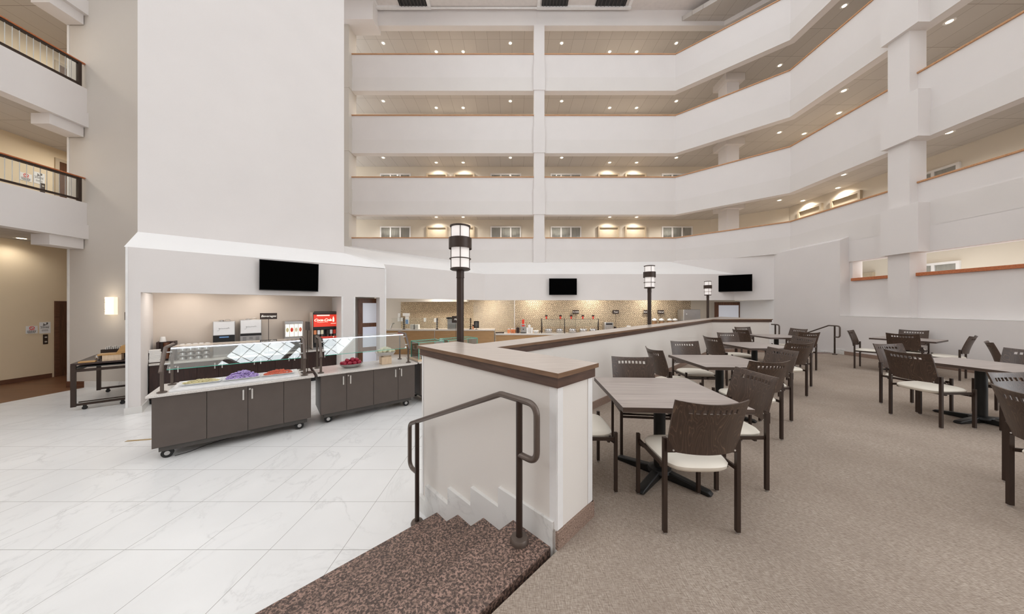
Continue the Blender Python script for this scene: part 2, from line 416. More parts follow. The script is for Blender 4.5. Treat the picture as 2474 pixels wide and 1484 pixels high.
# ================================================================ SETTING
YB = 13.7                                   # back facade plane
FAC = [(-9.4, YB), (7.62, YB), (10.5, 11.08), (10.5, 2.5)]
FT = [(-9.4, YB), (9.9, YB), (12.3, 11.4), (12.3, 2.5)]
FCW = [(-9.4, 15.8), (10.66, 15.8), (13.1, 13.9), (13.1, 2.5)]
RAIL = [4.705, 7.536, 10.417, 13.27]        # top of each balcony rail
BOT = [None, 5.763, 8.62, 11.525]           # underside of the balcony front above each corridor
CEIL = [6.16, 9.01, 11.87, 14.8]            # corridor ceilings
TOP = [(0.272, 1.75), (0.581, 2.053), (-0.172, 2.859), (6.45, 9.45), (8.40, 9.5), (8.46, 11.9), (-0.40, 3.08), (-0.625, 3.31), (-0.935, 2.986)]
def inset(poly, d):
    n = len(poly); out = []
    for i in range(n):
        p, a, b = Vector(poly[i]), Vector(poly[i - 1]), Vector(poly[(i + 1) % n])
        e1 = (p - a).normalized(); e2 = (b - p).normalized()
        n1 = Vector((-e1.y, e1.x)); n2 = Vector((-e2.y, e2.x)); m = (n1 + n2).normalized()
        q = p + m * (d / m.dot(n1)); out.append((q.x, q.y))
    return out
INNER = inset(TOP, 0.008)[:5]
# floors
struct('floor', MB().prism([(-10.85, -8), (11, -8), (11, 16), (-10.85, 16)], LOW - 0.2, LOW), 'marble')
struct('floor_wood', MB().prism([(-14, -8), (-10.85, -8), (-10.85, 11), (-14, 11)], LOW - 0.2, LOW), 'woodfloor')

struct('floor_carpet', MB().prism([(-3.3, -1.745)] + INNER + [(8.4, 9.15), (10.22, 9.15), (10.22, -8), (-9.5, -8)], LOW, 0.0), 'carpet')
# granite stairs at the half wall: descend along (-1, 1)
def st(a, b): return ((b - a) / 2, (b + a) / 2)      # a = Y-X, b = X+Y
steps = MB()
for k, (a0, a1) in enumerate(((1.555, 2.006), (2.006, 2.457), (2.457, 2.938), (2.938, 3.41))):
    z = -0.14625 * k
    steps.prism([st(a0 - (0.03 if k else 0), -1.6), st(a1, -1.6), st(a1, 2.04), st(a0 - (0.03 if k else 0), 2.04)], LOW, z)
struct('floor_stairs', steps, 'granite')
# second stair at the far end of the dining platform
st2 = MB()
for k in range(4): st2.box(8.42, 10.2, 9.15 + 0.335 * k, 9.15 + 0.335 * (k + 1), LOW, -0.14625 * k - (0.0 if k else 0.001))
struct('floor_far_stairs', st2, 'granite')

# half wall around the dining platform with wooden cap
hw = struct('wall_divider', MB().prism(inset(TOP, 0.018), LOW, 1.0), 'divider')
MB().prism(inset(TOP, -0.018), 1.04, 1.0682).mat(1).prism(inset(TOP, -0.016), 1.0682, 1.069).build('cap_top', ['capedge', 'counter'], hw)
MB().prism(inset(TOP, 0.0), 0.974, 1.04).build('cap_trim', 'capwood', hw)
e = MB()                                     # corner guards of the half wall
ia = inset(TOP, 0.0165)
def guard(i, w=0.055, z0=0.11):
    p = Vector(ia[i])
    for j in (i - 1, (i + 1) % len(ia)):
        d = (Vector(ia[j]) - p).normalized(); nn = Vector((-d.y, d.x))
        q = p + d * w
        e.prism([p - nn * 0.004, q - nn * 0.004, q + nn * 0.004, p + nn * 0.004], z0, 0.974)
guard(0); guard(1); guard(8, 0.03, LOW + 0.15); guard(4)
e.build('corner_guard', 'trimw', hw)
# marble skirting stepping up the stair wall
sk = MB(); wf = 1.988
P0 = st(1.53, 2.03)
def face(a): return st(a, 1.984)
edges = [(1.535, 0.0), (2.006, 0.0), (2.457, -0.14625), (2.938, -0.2925), (3.41, -0.43875)]
pieces = [(1.535, 2.225, 0.155), (2.225, 2.69, 0.013), (2.69, 3.16, -0.135), (3.16, 3.72, -0.285), (3.72, 3.93, -0.44)]
for i, (a0, a1, zt) in enumerate(pieces):
    q0, q1 = st(a0, 2.022), st(a1, 2.022); r0, r1 = st(a0, 2.09), st(a1, 2.09)
    sk.prism([q0, q1, r1, r0], LOW - 0.001 * i, zt)
struct('baseboard_stairs', sk, 'marble_s')
# carpet-faced baseboards of the platform
cb = MB()
cbl = [INNER[0], INNER[1], INNER[2], INNER[3], INNER[4]]
for a, b in zip(cbl[:-1], cbl[1:]):
    d = (Vector(b) - Vector(a)).normalized(); nn = Vector((d.y, -d.x)) * 0.006
    cb.prism([Vector(a) + nn, Vector(b) + nn, Vector(b) - nn * 2.5, Vector(a) - nn * 2.5], 0.0, 0.105)
cb.box(10.172, 10.21, 2.5, 9.0, 0.0, 0.105)
struct('baseboard_dining', cb, 'carpetbase')
mb = MB()
mb.box(10.165, 10.21, 9.0, 9.32, 0, 0.15); mb.box(10.165, 10.21, 9.32, 9.7, -0.146, 0.03)
struct('baseboard_far_stairs', mb, 'marble_s')

# right side: low wall, recess, protruding wall toward the chamfer
rw = MB()
rw.box(10.2, 10.9, 2.5, 9.14, LOW, 1.18)
rw.prism_y([(10.2, LOW), (10.9, LOW), (10.9, 3.7), (10.46, 3.64), (10.2, 3.54)], 9.14, 11.44)
struct('wall_right', rw, 'white')
struct('trim_1', MB().box(10.196, 10.5, 2.5, 9.14, 1.18, 1.19), 'trimw')
r2 = MB()                                    # recessed wall with its two openings
r2.box(10.5, 10.76, 2.5, 9.14, 1.19, 2.26)
r2.box(10.47, 10.76, 2.5, 9.14, 2.86, 3.5)
r2.box(10.5, 10.76, 9.06, 9.14, 2.26, 2.86)
struct('wall_right_recess', r2, 'white')
for nme, y0, y1 in (('trim_2', 8.06, 9.06), ('trim_3', 2.5, 7.62)):
    struct(nme, MB().box(10.44, 10.8, y0, y1, 2.26, 2.345), 'trimr', bevel=0.006)
# lower chamfer that carries the right television
ch = MB(); chl = [(7.3, 13.707), (10.2, 11.44)]
band(ch, chl, 0.0, 0.3, 1.745, 3.54)
a, b = offset(chl, 0.0), offset(chl, 0.3)
ch.add([(*chl[0], 3.54), (*chl[1], 3.54), (*b[1], 3.54), (*b[0], 3.54), (b[0][0], b[0][1], 3.66), (b[1][0], b[1][1], 3.66)], [(0, 1, 5, 4), (0, 3, 2, 1), (2, 3, 4, 5), (0, 4, 3), (1, 2, 5)])
struct('wall_chamfer', ch, 'white')

# balcony fronts on the back, chamfer and right facades
for k in range(4):
    zb = BOT[k] if BOT[k] else 3.5
    p = MB(); band(p, FAC, 0.0, 0.26, zb, RAIL[k] - 0.045)
    lo = MB(); band(lo, FAC, -0.03, 0.02, zb - 0.003, zb + 0.62)
    o = struct('wall_balcony_%s' % ['second', 'third', 'fourth', 'fifth'][k], p, 'white')
    lo.build('lower_band', 'white_b', o)
    c = MB(); band(c, FAC, -0.035, 0.16, RAIL[k] - 0.045, RAIL[k])
    c.build('rail_cap', 'trimo', o, bevel=0.006)
    f = MB(); zc0 = CEIL[k - 1] if k else 3.3
    band(f, FAC, 0.2, 2.65, zc0, RAIL[k] - 1.07); f.prism([(8.3, 15.6), (12.5, 11.8), (13.1, 12.2), (13.1, 14.0), (10.8, 15.9), (8.3, 15.9)], zc0 + 0.0005, RAIL[k] - 1.071)
    struct('ceiling_corridor_%s' % ['first', 'second', 'third', 'fourth'][k], f, 'ceil')
f = MB(); band(f, FAC, 0.2, 2.65, 14.8, 15.0); f.prism([(8.3, 15.6), (12.5, 11.8), (13.1, 12.2), (13.1, 14.0), (10.8, 15.9), (8.3, 15.9)], 14.8005, 14.999); struct('ceiling_corridor_fifth', f, 'ceil')
p = MB(); band(p, FT, 0.0, 0.28, 14.59, 15.31); struct('wall_top_beam', p, 'white')
cw = MB(); band(cw, FCW, 0.0, 0.2, LOW, 15.31); struct('wall_corridor', cw, 'beige')
# ground corridor behind the right recess
# columns
c = MB()
c.box(1.02, 1.505, YB - 0.07, YB + 0.3, 3.52, 14.6)
for k in range(4): c.box(0.99, 1.535, YB - 0.1, YB + 0.1, (BOT[k] or 3.5) - 0.006, (BOT[k] or 3.5) + 1.18)
c.box(1.16, 1.19, YB - 0.02, YB + 0.02, 14.6, 15.31)
struct('wall_back_column', c, 'white')
c = MB(); c.box(-7.82, -7.47, YB - 0.25, YB + 0.4, 3.6, 14.6)
for k in range(1, 4): c.box(-7.84, -7.45, YB - 0.27, YB + 0.3, BOT[k] - 0.006, BOT[k] + 1.18)
struct('wall_left_column', c, 'grey')
c = MB(); c.box(-8.2, -6.25, YB - 0.5, YB + 0.3, 14.4, 17.0); struct('wall_upper_left', c, 'white')
c = MB(); c.box(10.28, 10.72, 7.6, 8.04, 1.19, 15.3)
for k in (1, 2, 3): c.box(10.17, 10.55, 7.36, 8.11, BOT[k] - 0.006, BOT[k] + 1.18)
c.box(10.17, 10.55, 7.36, 8.11, 2.854, 4.09)
struct('wall_right_column', c, 'white')
for i, k in enumerate((0, 1, 2)):            # columns standing in the chamfer corridor
    c = MB(); c.box(9.65, 10.2, 13.2, 13.75, RAIL[k] - 1.07, CEIL[k] - 0.3); c.box(9.5, 10.35, 13.05, 13.9, CEIL[k] - 0.3, CEIL[k])
    struct('wall_corridor_column_%s' % ['second', 'third', 'fourth'][i], c, 'white')

# tall blank tower wall on the left
tw = MB().prism([(-7.81, 6.13), (-5.15, 9.01), (-9.5, 13.2), (-9.9, 12.8), (-9.2, 7.52)], 2.7, 18.0)
struct('wall_tower', tw, 'white')
# sloping roof strips over the serving area
sl = MB()
a_ = (-7.33, 5.55, 2.60); b_ = (-3.80, 8.84, 2.62); c_ = (-4.1, 9.41, 2.83); d_ = (-1.12, 12.2, 2.83); e_ = (-2.145, 13.75, 3.56); f_ = (-8.0, 13.75, 4.37); g_ = (-5.15, 9.01, 3.11); h_ = (-7.81, 6.13, 3.03)
r_ = (9.3, 12.2, 2.83); q_ = (7.5, 13.75, 3.6)
sl.add([a_, b_, g_, h_], [(0, 1, 2, 3)])
sl.add([b_, c_, g_, d_, e_, f_], [(0, 1, 2), (1, 3, 4), (1, 4, 5), (1, 5, 2)])
sl.add([d_, r_, q_, e_], [(0, 1, 2, 3)])
struct('wall_sloped_roof', sl, 'white2', smooth=False)
# bulkheads
U1 = Vector((3.49, 3.26)).normalized(); N1 = Vector((-U1.y, U1.x)); O1 = (-7.29, 5.58)
A1 = math.atan2(U1.y, U1.x)
B1 = Matrix(((U1.x, N1.x, 0, O1[0]), (U1.y, N1.y, 0, O1[1]), (0, 0, 1, 0), (0, 0, 0, 1)))    # x along, y behind, z up
L1 = 4.776
def s1(px, d=0.0): return on_line(px, (O1[0] + N1.x * d, O1[1] + N1.y * d), U1)
def z1(py, s, d=0.0): return ZP(py, O1[1] + U1.y * s + N1.y * d)
SA, SB, SC = 0.15, s1(826), s1(857)          # post / alcove / divider / sliding door / end post
SD = L1 - 0.17
bk = MB(B1)
bk.box(0, L1, 0, 0.2, 1.745, 2.605)
struct('wall_bulkhead_left', bk, 'white')
po = MB(B1)
po.box(0, SA, 0, 1.15, LOW, 1.745); po.box(SB, SC, 0, 1.15, LOW, 1.745); po.box(SD, L1, 0, 0.3, LOW, 1.745)
struct('wall_serving_posts', po, 'white')
tr = MB(B1)
tr.box(-0.03, 0.0, -0.012, 0.06, LOW, 2.6); tr.box(SB - 0.012, SB + 0.03, -0.008, 0.02, LOW, 1.745); tr.box(SC - 0.03, SC + 0.012, -0.008, 0.02, LOW, 1.745)
tr.box(L1 - 0.03, L1 + 0.012, -0.01, 0.3, LOW, 2.6)
struct('trim_4', tr, 'trimw')
bb = MB(B1); bb.box(-0.045, SA + 0.02, -0.025, 1.1, LOW, LOW + 0.13); struct('baseboard_post', bb, 'marble_s')
al = MB(B1); al.box(SA - 0.02, SB + 0.4, 1.15, 1.25, LOW, 1.95); struct('wall_alcove', al, 'tan')
al = MB(B1); al.box(SA, SB, 0.2, 1.2, 1.86, 1.95); struct('ceiling_alcove', al, 'white2')
al = MB(B1); al.box(SC - 0.3, L1 - 0.12, 0.62, 0.72, LOW, 1.95); al.box(SC - 0.02, L1, 0.2, 0.7, 1.8, 1.9); struct('wall_passage', al, 'grey')
b2 = MB(); band(b2, [(-4.1, 9.41), (-1.12, 12.2), (9.3, 12.2)], 0.0, 0.2, 1.745, 2.83); struct('wall_bulkhead_kitchen', b2, 'white')
# kitchen shell
struct('ceiling_kitchen', MB().prism([(-6, 9.6), (-4, 9.6), (-1.2, 12.3), (10.4, 12.3), (10.4, 15.6), (-8, 15.6)], 2.12, 2.2), 'white2')
k = MB(); k.box(-8, -5.75, 15.2, 15.3, LOW, 2.2); struct('wall_kitchen_left', k, 'grey')
k = MB(); k.box(-5.75, -2.0, 15.2, 15.3, LOW, 2.2); k.prism([(-2.0, 15.2), (0.11, 13.5), (0.18, 13.6), (-2.0, 15.4)], LOW, 2.2)
k.box(0.11, XP(1669, 13.5), 13.5, 13.62, LOW, 2.2); struct('wall_kitchen_tiles', k, 'mosaic')
struct('trim_5', MB().box(0.1, 0.13, 13.47, 13.5, 0.3, 2.1), 'trimw')
k = MB(); k.box(XP(1669, 13.5), 9.0, 13.5, 13.62, LOW, 2.2); k.box(9.0, 10.2, 13.45, 13.6, LOW, 2.2); struct('wall_kitchen_right', k, 'beige'); struct('wall_far_stairs', MB().box(10.2, 10.4, 11.44, 13.45, LOW, 1.745), 'white2')
k = MB(); k.box(-5.6, -2.2, 14.2, 15.2, 1.72, 2.12); struct('wall_kitchen_soffit', k, 'grey')

# left wing: sconce wall, corridor wall, balconies
lw = MB(); lw.box(-11.25, -7.9, 7.47, 7.75, LOW, 18); struct('wall_sconce', lw, 'grey')
struct('trim_6', MB().box(-11.3, -11.25, 7.46, 7.75, LOW, 18), 'trimw')
struct('baseboard_sconce', MB().box(-10.85, -8, 7.452, 7.5, LOW, LOW + 0.157), 'marble_s')
bb = MB(); bb.box(-11.31, -10.85, 7.452, 7.5, LOW, LOW + 0.157); bb.box(-13.4, -13.38, 2.5, 8.55, LOW, LOW + 0.12); struct('baseboard_left', bb, 'brownbase')
lw = MB(); lw.box(-13.6, -13.4, 2.5, 11, LOW, 18); lw.box(-13.6, -9, 10.6, 10.8, LOW, 18); struct('wall_left', lw, 'beige_l')
for k, (zb, zt) in enumerate(((3.18, 4.10), (6.02, 7.0), (8.87, 9.85), (11.7, 12.7))):
    o = MB(); o.box(-11.05, -10.8, 2.5, 7.47, zb, zt); o.box(-10.8, -10.76, 2.5, 7.47, zb, zb + 0.36)
    o.box(-11.3, -10.86, 6.9, 7.45, zb - 0.25, zb)
    struct('wall_left_balcony_%s' % ['second', 'third', 'fourth', 'fifth'][k], o, 'white')
    o = MB(); o.box(-13.4, -11.0, 2.5, 10.6, zb + 0.1, zb + 0.45); struct('ceiling_left_%s' % ['first', 'second', 'third', 'fourth'][k], o, 'ceil')
# doors of the left corridors
for k, zf in enumerate((LOW, 3.62, 6.48)):
    d = MB(); d.box(-13.42, -13.36, 8.6, 8.68, zf, zf + 2.14); d.box(-13.42, -13.36, 9.62, 9.7, zf, zf + 2.14); d.box(-13.42, -13.36, 8.6, 9.7, zf + 2.14, zf + 2.22)
    o = struct('door_%d' % (k + 1), d, 'brownbase' if k == 0 else 'doorf')
    MB().box(-13.42, -13.385, 8.68, 9.62, zf, zf + 2.14).build('door_panel', 'darkdoor', o)
# corridor doors and windows on the facing facade (behind the second and third balconies) and on the right corridor
nw = nd = 0
def window_at(x0, x1, y, zs, zt, M4=None):
    global nw
    nw += 1
    w_ = (x1 - x0); t = 0.07; f = MB(M4)
    f.box(x0, x1, y - 0.06, y, zt - t, zt); f.box(x0, x1, y - 0.06, y, zs, zs + t)
    for i in range(4):
        c0 = x0 + (w_ - t) * i / 3; f.box(c0, c0 + t, y - 0.06, y, zs + t, zt - t)
    o = struct('window_%d' % nw, f, 'trimw')
    cu = MB(M4); n = 54
    pts = [(x0 + t + (w_ - 2 * t) * i / n, y - 0.012 - 0.012 * math.sin(i * 1.5)) for i in range(n + 1)]
    for p, q in zip(pts[:-1], pts[1:]): cu.add([(p[0], p[1], zs + t), (q[0], q[1], zs + t), (q[0], q[1], zt - t), (p[0], p[1], zt - t)], [(0, 1, 2, 3)])
    cu.build('curtain', 'curtain', o)
    MB(M4).box(x0 + t, x1 - t, y - 0.04, y - 0.035, zs + t, zt - t).build('pane', 'clear', o)
def door_at(x0, x1, y, zf, zt, M4=None):
    global nd
    nd += 1
    f = MB(M4); f.box(x0, x0 + 0.08, y - 0.1, y, zf, zt - 0.08); f.box(x1 - 0.08, x1, y - 0.1, y, zf, zt - 0.08); f.box(x0, x1, y - 0.1, y, zt - 0.08, zt)
    o = struct('door_%d' % (nd + 3), f, 'doorf')
    MB(M4).box(x0 + 0.08, x1 - 0.08, y - 0.025, y, zf, zt - 0.08).build('door_panel', 'doorp', o)
    MB(M4).ball((x0 + 0.16, y - 0.06, zf + 1.0), 0.03).build('door_knob', 'bronze_d', o)
YW = YB + 2.1
for k in (0, 1):
    zf = RAIL[k] - 1.07
    for p0, p1 in ((919, 993), (1185, 1259), (1330, 1404), (1598, 1672)): window_at(XP(p0, YW), XP(p1, YW), YW, zf + 0.55, zf + 2.15)
    for p0, p1 in ((1031, 1081), (1097, 1147), (1444, 1495), (1509, 1560)): door_at(XP(p0, YW), XP(p1, YW), YW, zf, zf + 2.15)
RM = Matrix(((0, 1, 0, 0), (-1, 0, 0, 0), (0, 0, 1, 0), (0, 0, 0, 1)))       # local x -> -Y, local y -> +X
XR = 13.1
for k in (0, 1):
    zf = RAIL[k] - 1.07
    for yc in (12.88, 11.5): door_at(-yc - 0.52, -yc + 0.52, XR, zf, zf + 2.2, RM)
    window_at(-10.17, -8.57, XR, zf + 0.5, zf + 2.07, RM)
window_at(-10.17, -8.57, XR, 1.3, 2.82, RM); door_at(-11.5, -10.6, XR, 0.6, 2.72, RM)
# roof: skylights with a fine grid of bars and dark beams, in a white slab; unseen openings laid out to set sky fill and glass reflections
SZ = 15.75
SKY = [(-2.0, 2.4, -8.0, 9.2), (-10.6, -4.6, -8.0, 12.0), (5.6, 10.7, -8.0, 12.0), (-4.0, 5.0, 10.2, 12.4)]
sg = MB(); sb = MB()
for (xa, xb, ya, yb) in SKY:
    n = int((xb - xa) / 0.55)
    for i in range(1, n): v = xa + (xb - xa) * i / n; sg.box(v - 0.01, v + 0.01, ya, yb, SZ + 0.3, SZ + 0.34)
    n = int((yb - ya) / 0.55)
    for i in range(1, n): v = ya + (yb - ya) * i / n; sg.box(xa, xb, v - 0.01, v + 0.01, SZ + 0.3, SZ + 0.34)
    n = max(1, round((xb - xa) / 2.2))
    for i in range(1, n): v = xa + (xb - xa) * i / n; sb.box(v - 0.1, v + 0.1, ya, yb, SZ + 0.02, SZ + 0.28)
    n = max(1, round((yb - ya) / 2.4))
    for i in range(1, n): v = ya + (yb - ya) * i / n; sb.box(xa, xb, v - 0.1, v + 0.1, SZ + 0.02, SZ + 0.28)
struct('ceiling_skylight_grid', sg, 'grid', smooth=False)
struct('ceiling_skylight_beams', sb, 'grid', smooth=False)
rf = MB()
xs = sorted({-13.6, 13.0} | {v for q in SKY for v in q[:2]}); ys = sorted({-8.2, 13.0} | {v for q in SKY for v in q[2:]})
for xa, xb in zip(xs[:-1], xs[1:]):
    for ya, yb in zip(ys[:-1], ys[1:]):
        mx, my = (xa + xb) / 2, (ya + yb) / 2
        if not any(a < mx < b and c < my < d for a, b, c, d in SKY): rf.box(xa, xb, ya, yb, SZ, SZ + 0.25)
band(rf, FT, -1.2, 0.28, 15.312, 15.6)
rf.box(12.5, 13, -8, 13.7, 15.312, 15.6); rf.prism([(7.5, 13.75), (13, 13.75), (13, 16.2), (-9, 16.2), (-9, 13.75)], 15.0, 15.311)
struct('ceiling_roof', rf, 'gridw', smooth=False)
fw = MB(); fw.box(-13.6, 13, -8.2, -8, LOW, 15.8)  # unseen wall added behind the camera to hold back horizontal sky light
struct('light_block_front', fw, 'white')
struct('light_block_left', MB().box(-13.6, -13.4, -8, 2.5, LOW, 6.0), 'white')  # unseen side wall added as a light block, height set for the sky fill

# sliding doors (brown frames with frosted panels)
def slider(n, x0, x1, y, zt, mids, M4=None, st_=0.13):
    f = MB(M4); zb = LOW + 0.02
    f.box(x0, x0 + st_, y - 0.045, y, zb, zt); f.box(x1 - st_, x1, y - 0.045, y, zb, zt); f.box(x0 + st_, x1 - st_, y - 0.045, y, zt - 0.14, zt); f.box(x0 + st_, x1 - st_, y - 0.045, y, zb, zb + 0.2)
    for z in mids: f.box(x0 + st_, x1 - st_, y - 0.045, y, z - 0.06, z + 0.06)
    o = struct('door_%d' % n, f, 'walnut')
    zs = [zb + 0.2] + [q for z in mids for q in (z - 0.06, z + 0.06)] + [zt - 0.14]
    for i in range(0, len(zs), 2): MB(M4).box(x0 + st_, x1 - st_, y - 0.03, y - 0.015, zs[i], zs[i + 1]).build('frosted_panel', 'frost', o)
    return o
DD = 0.5
slider(40, s1(864, DD), s1(921, DD), DD, 1.72, [z1(785, s1(890, DD), DD), z1(843, s1(890, DD), DD)], B1)
slider(41, XP(1726, 13.2), XP(1792, 13.2), 13.2, 1.68, [0.4], None, 0.16)
# ================================================================ CHAIRS
def make_chair():
    t = thing('dining_chair', 'x', 'chair')
    for sx in (-1, 1):
        m = MB(); x = sx * 0.235
        m.box(x - 0.012, x + 0.012, 0.188, 0.212, 0.012, 0.475); m.mat(1).cyl((x, 0.2, 0), (x, 0.2, 0.014), 0.011, 10); m.mat(0)
        m.build('leg', ['bronze_d', 'steel'], t)
        m = MB(); m.box(x - 0.012, x + 0.012, -0.212, -0.186, 0.012, 0.62); m.mat(1).cyl((x, -0.2, 0), (x, -0.2, 0.014), 0.011, 10); m.mat(0)
        m.build('leg', ['bronze_d', 'steel'], t)
        m = MB(); m.box(x - sx * 0.055 if sx > 0 else x, x if sx > 0 else x + 0.055, -0.228, -0.22, 0.535, 0.62)
        m.mat(1)
        for z in (0.55, 0.6): m.cyl((x - sx * 0.04, -0.232, z), (x - sx * 0.04, -0.21, z), 0.006, 8)
        m.build('bracket', ['bronze_d', 'handle'], t)
    m = MB()
    for sx in (-1, 1):
        x = sx * 0.228
        m.box(x - 0.007, x + 0.007, -0.195, 0.195, 0.408, 0.433); m.tube([(x, 0.195, 0.385), (x, 0.135, 0.425)], 0.006, 6)
    m.box(-0.23, 0.23, 0.192, 0.204, 0.375, 0.395); m.box(-0.225, 0.225, 0.14, 0.16, 0.39, 0.405); m.box(-0.225, 0.225, -0.13, -0.11, 0.39, 0.405)
    m.build('seat_frame', 'bronze_d', t)
    m = MB(); n = 36; rings = [(0.3, 0.482), (0.6, 0.48), (0.82, 0.474), (0.94, 0.464), (1.0, 0.448), (0.99, 0.43), (0.93, 0.414), (0.75, 0.404), (0.4, 0.402)]
    vs = []
    for sc_, z in rings:
        for i in range(n):
            a = 2 * PI * i / n; c, s = math.cos(a), math.sin(a); q = (abs(c) ** 4.6 + abs(s) ** 4.6) ** (-1 / 4.6)
            y = q * s; wd = 0.222 - 0.014 * (0.5 - y / 2)
            vs.append((q * c * wd * sc_, 0.0 + y * (0.205 if y > 0 else 0.215 + 0.018 * (1 - c * c)) * sc_, z + 0.006 * y * sc_ - 0.004))
    fs = [(i * n + k, i * n + (k + 1) % n, (i + 1) * n + (k + 1) % n, (i + 1) * n + k) for i in range(len(rings) - 1) for k in range(n)]
    fs += [tuple(range(n)), tuple((len(rings) - 1) * n + k for k in range(n))]
    m.add(vs, fs); m.build('seat', 'cream', t)
    # curved plywood back with a row of eight square holes
    us = [-0.225, -0.2, -0.17]
    for i in range(8):
        a = -0.147 + i * 0.0385; us += [a, a + 0.026]
    us += [0.165, 0.2, 0.225]; hs = set(3 + 2 * i for i in range(8))
    vsn = [0.54, 0.58, 0.64, 0.7, 0.76, 0.812, 0.842, 0.87, 0.895]
    def P(u, v, th):
        y = -0.2 - 0.05 * (1 - (u / 0.225) ** 2) - 0.095 * max(0, (v - 0.53) / 0.355) ** 1.35 - th
        return (u, y, v + (0.0 if v < 0.88 else -0.016 * (1 - (u / 0.225) ** 2)) - (0.006 * (1 - (u / 0.225) ** 2) if v < 0.55 else 0))
    nu, nv = len(us), len(vsn)
    V = [P(u, v, 0.0) for v in vsn for u in us] + [P(u, v, 0.013) for v in vsn for u in us]
    hole = lambda i, j: (i in hs and j == 5) or not (0 <= i < nu - 1 and 0 <= j < nv - 1)
    Fc = []; o = nu * nv
    for j in range(nv - 1):
        for i in range(nu - 1):
            if hole(i, j): continue
            a, b, c, d = j * nu + i, j * nu + i + 1, (j + 1) * nu + i + 1, (j + 1) * nu + i
            Fc += [(a, d, c, b), (a + o, b + o, c + o, d + o)]
            for (di, dj, e0, e1) in ((0, -1, a, b), (1, 0, b, c), (0, 1, c, d), (-1, 0, d, a)):
                if hole(i + di, j + dj): Fc.append((e0, e1, e1 + o, e0 + o))
    m = MB(); m.add(V, Fc); m.build('backrest', 'veneer', t)
    return t
CH = [  # x, y, facing angle, label
 (1.22, 2.095, 0, 'nearest dining chair, back turned, drawn up to the closest square table'),
 (1.82, 2.565, 90, 'dining chair tucked under the right side of the closest square table'),
 (0.615, 2.545, -90, 'chair whose cream seat shows between the half wall end and the closest table'),
 (1.33, 3.05, 173, 'chair facing us across the closest table, wood grain swirling on its back'),
 (2.25, 4.05, -88, 'chair seen side-on at the left end of the second table, by the half wall'),
 (2.86, 4.6, 177, 'chair facing us on the far side of the second table, white seat showing'),
 (2.71, 3.41, 3, 'chair with its back turned at the near side of the second table'),
 (3.36, 3.98, 90, 'chair tucked against the right side of the second table in the row'),
 (4.13, 5.66, -85, 'chair with a curved dark back at the left side of the third table'),
 (4.8, 6.27, 177, 'greyish chair facing us across the third table of the row'),
 (6.03, 7.42, -82, 'dark-backed chair at the left side of the fourth, farthest table'),
 (6.6, 8.12, 180, 'chair facing us beyond the fourth table, near the far end of the half wall'),
 (4.55, 4.97, 3, 'chair with its back turned on the near side of the third table'),
 (5.26, 5.6, 90, 'chair against the right side of the third table, holes dark in its back'),
 (7.27, 7.75, 92, 'chair at the right side of the fourth table, just left of the far stair handrail'),
 (6.73, 6.93, -4, 'dark chair with its back turned at the near side of the fourth table'),
 (8.41, 6.9, -150, 'chair standing apart by the far stair handrail, at the left of the wall table'),
 (8.63, 6.42, -65, 'dark chair with its back to us in front of the table by the low wall'),
 (9.66, 7.14, 115, 'chair behind the wall table, closest to the low white wall'),
 (8.92, 6.05, 25, 'chair leaning back side-on at the right end of the wall table'),
 (5.34, 3.755, -90, 'large dark-backed chair with white seat at the left of the big right table'),
 (5.82, 4.25, 180, 'chair behind the large dark-backed one, at the far left of the right table'),
 (8.0, 4.56, -143, 'tilted chair behind the right table, showing only its narrow brown back'),
 (6.62, 3.86, 97, 'chair at the far right side of the right table, cut by the picture edge'),
 (4.35, 2.25, 180, 'chair behind the table corner at the right edge, dark slots in its back'),
 (3.77, 1.87, -107, 'closest chair at the right edge, its tall rear leg reaching lowest there'),
 (5.97, 3.24, 0, 'chair at the near side of the right table, only one front leg showing'),
]
ch0 = make_chair()
for i, (x, y, a, lab) in enumerate(CH):
    if i == 0: ch0.location = (x, y, 0); ch0.rotation_euler = (0, 0, R(a)); ch0['label'] = lab; ch0['group'] = 'dining chairs on the carpeted platform'
    else: dup(ch0, (x, y, 0), R(a), lab)
# ================================================================ TABLES
def make_table():
    t = thing('dining_table', 'x', 'table')
    m = MB(); m.box(-0.457, 0.457, -0.457, 0.457, 0.7, 0.736); m.mat(1).box(-0.4572, 0.4572, -0.4572, 0.4572, 0.701, 0.7355); m.mat(0)
    m.box(-0.4565, 0.4565, -0.4565, 0.4565, 0.7355, 0.7368)
    m.build('tabletop', ['table', 'tableedge'], t)
    m = MB(); m.lathe([(0.047, 0.06), (0.047, 0.69)], 24); m.box(-0.2, 0.2, -0.2, 0.2, 0.688, 0.7); m.build('column', 'black', t)
    MB().lathe([(0.09, 0.03), (0.1, 0.05), (0.09, 0.075), (0.06, 0.085)], 20).build('base_hub', 'black', t)
    for k in range(4):
        mt = Matrix.Rotation(PI / 2 * k + PI / 4, 4, 'Z'); f = MB(mt)
        f.prism_y([(0.03, 0.075), (0.03, 0.0), (0.37, 0.0), (0.395, 0.012), (0.37, 0.034), (0.2, 0.055)], -0.032, 0.032)
        f.build('foot', 'black', t, bevel=0.008)
    return t
TB = [(1.28, 2.55, -3, 0, 'closest square grey-topped table, beside the half wall end'),
      (2.81, 3.98, -2, 0, 'second table of the row along the half wall'),
      (4.62, 5.6, 0, 0, 'third table of the row along the half wall'),
      (6.62, 7.36, -6, 0, 'fourth and farthest table of the row along the half wall'),
      (9.0, 6.69, 25, 0, 'table standing close to the low white wall'),
      (5.956, 3.73, 7, 45, 'big table on the right with a visible black cross base'),
      (4.37, 1.83, 0, 0, 'table at the right edge, only its dark corner showing')]
tb0 = make_table()
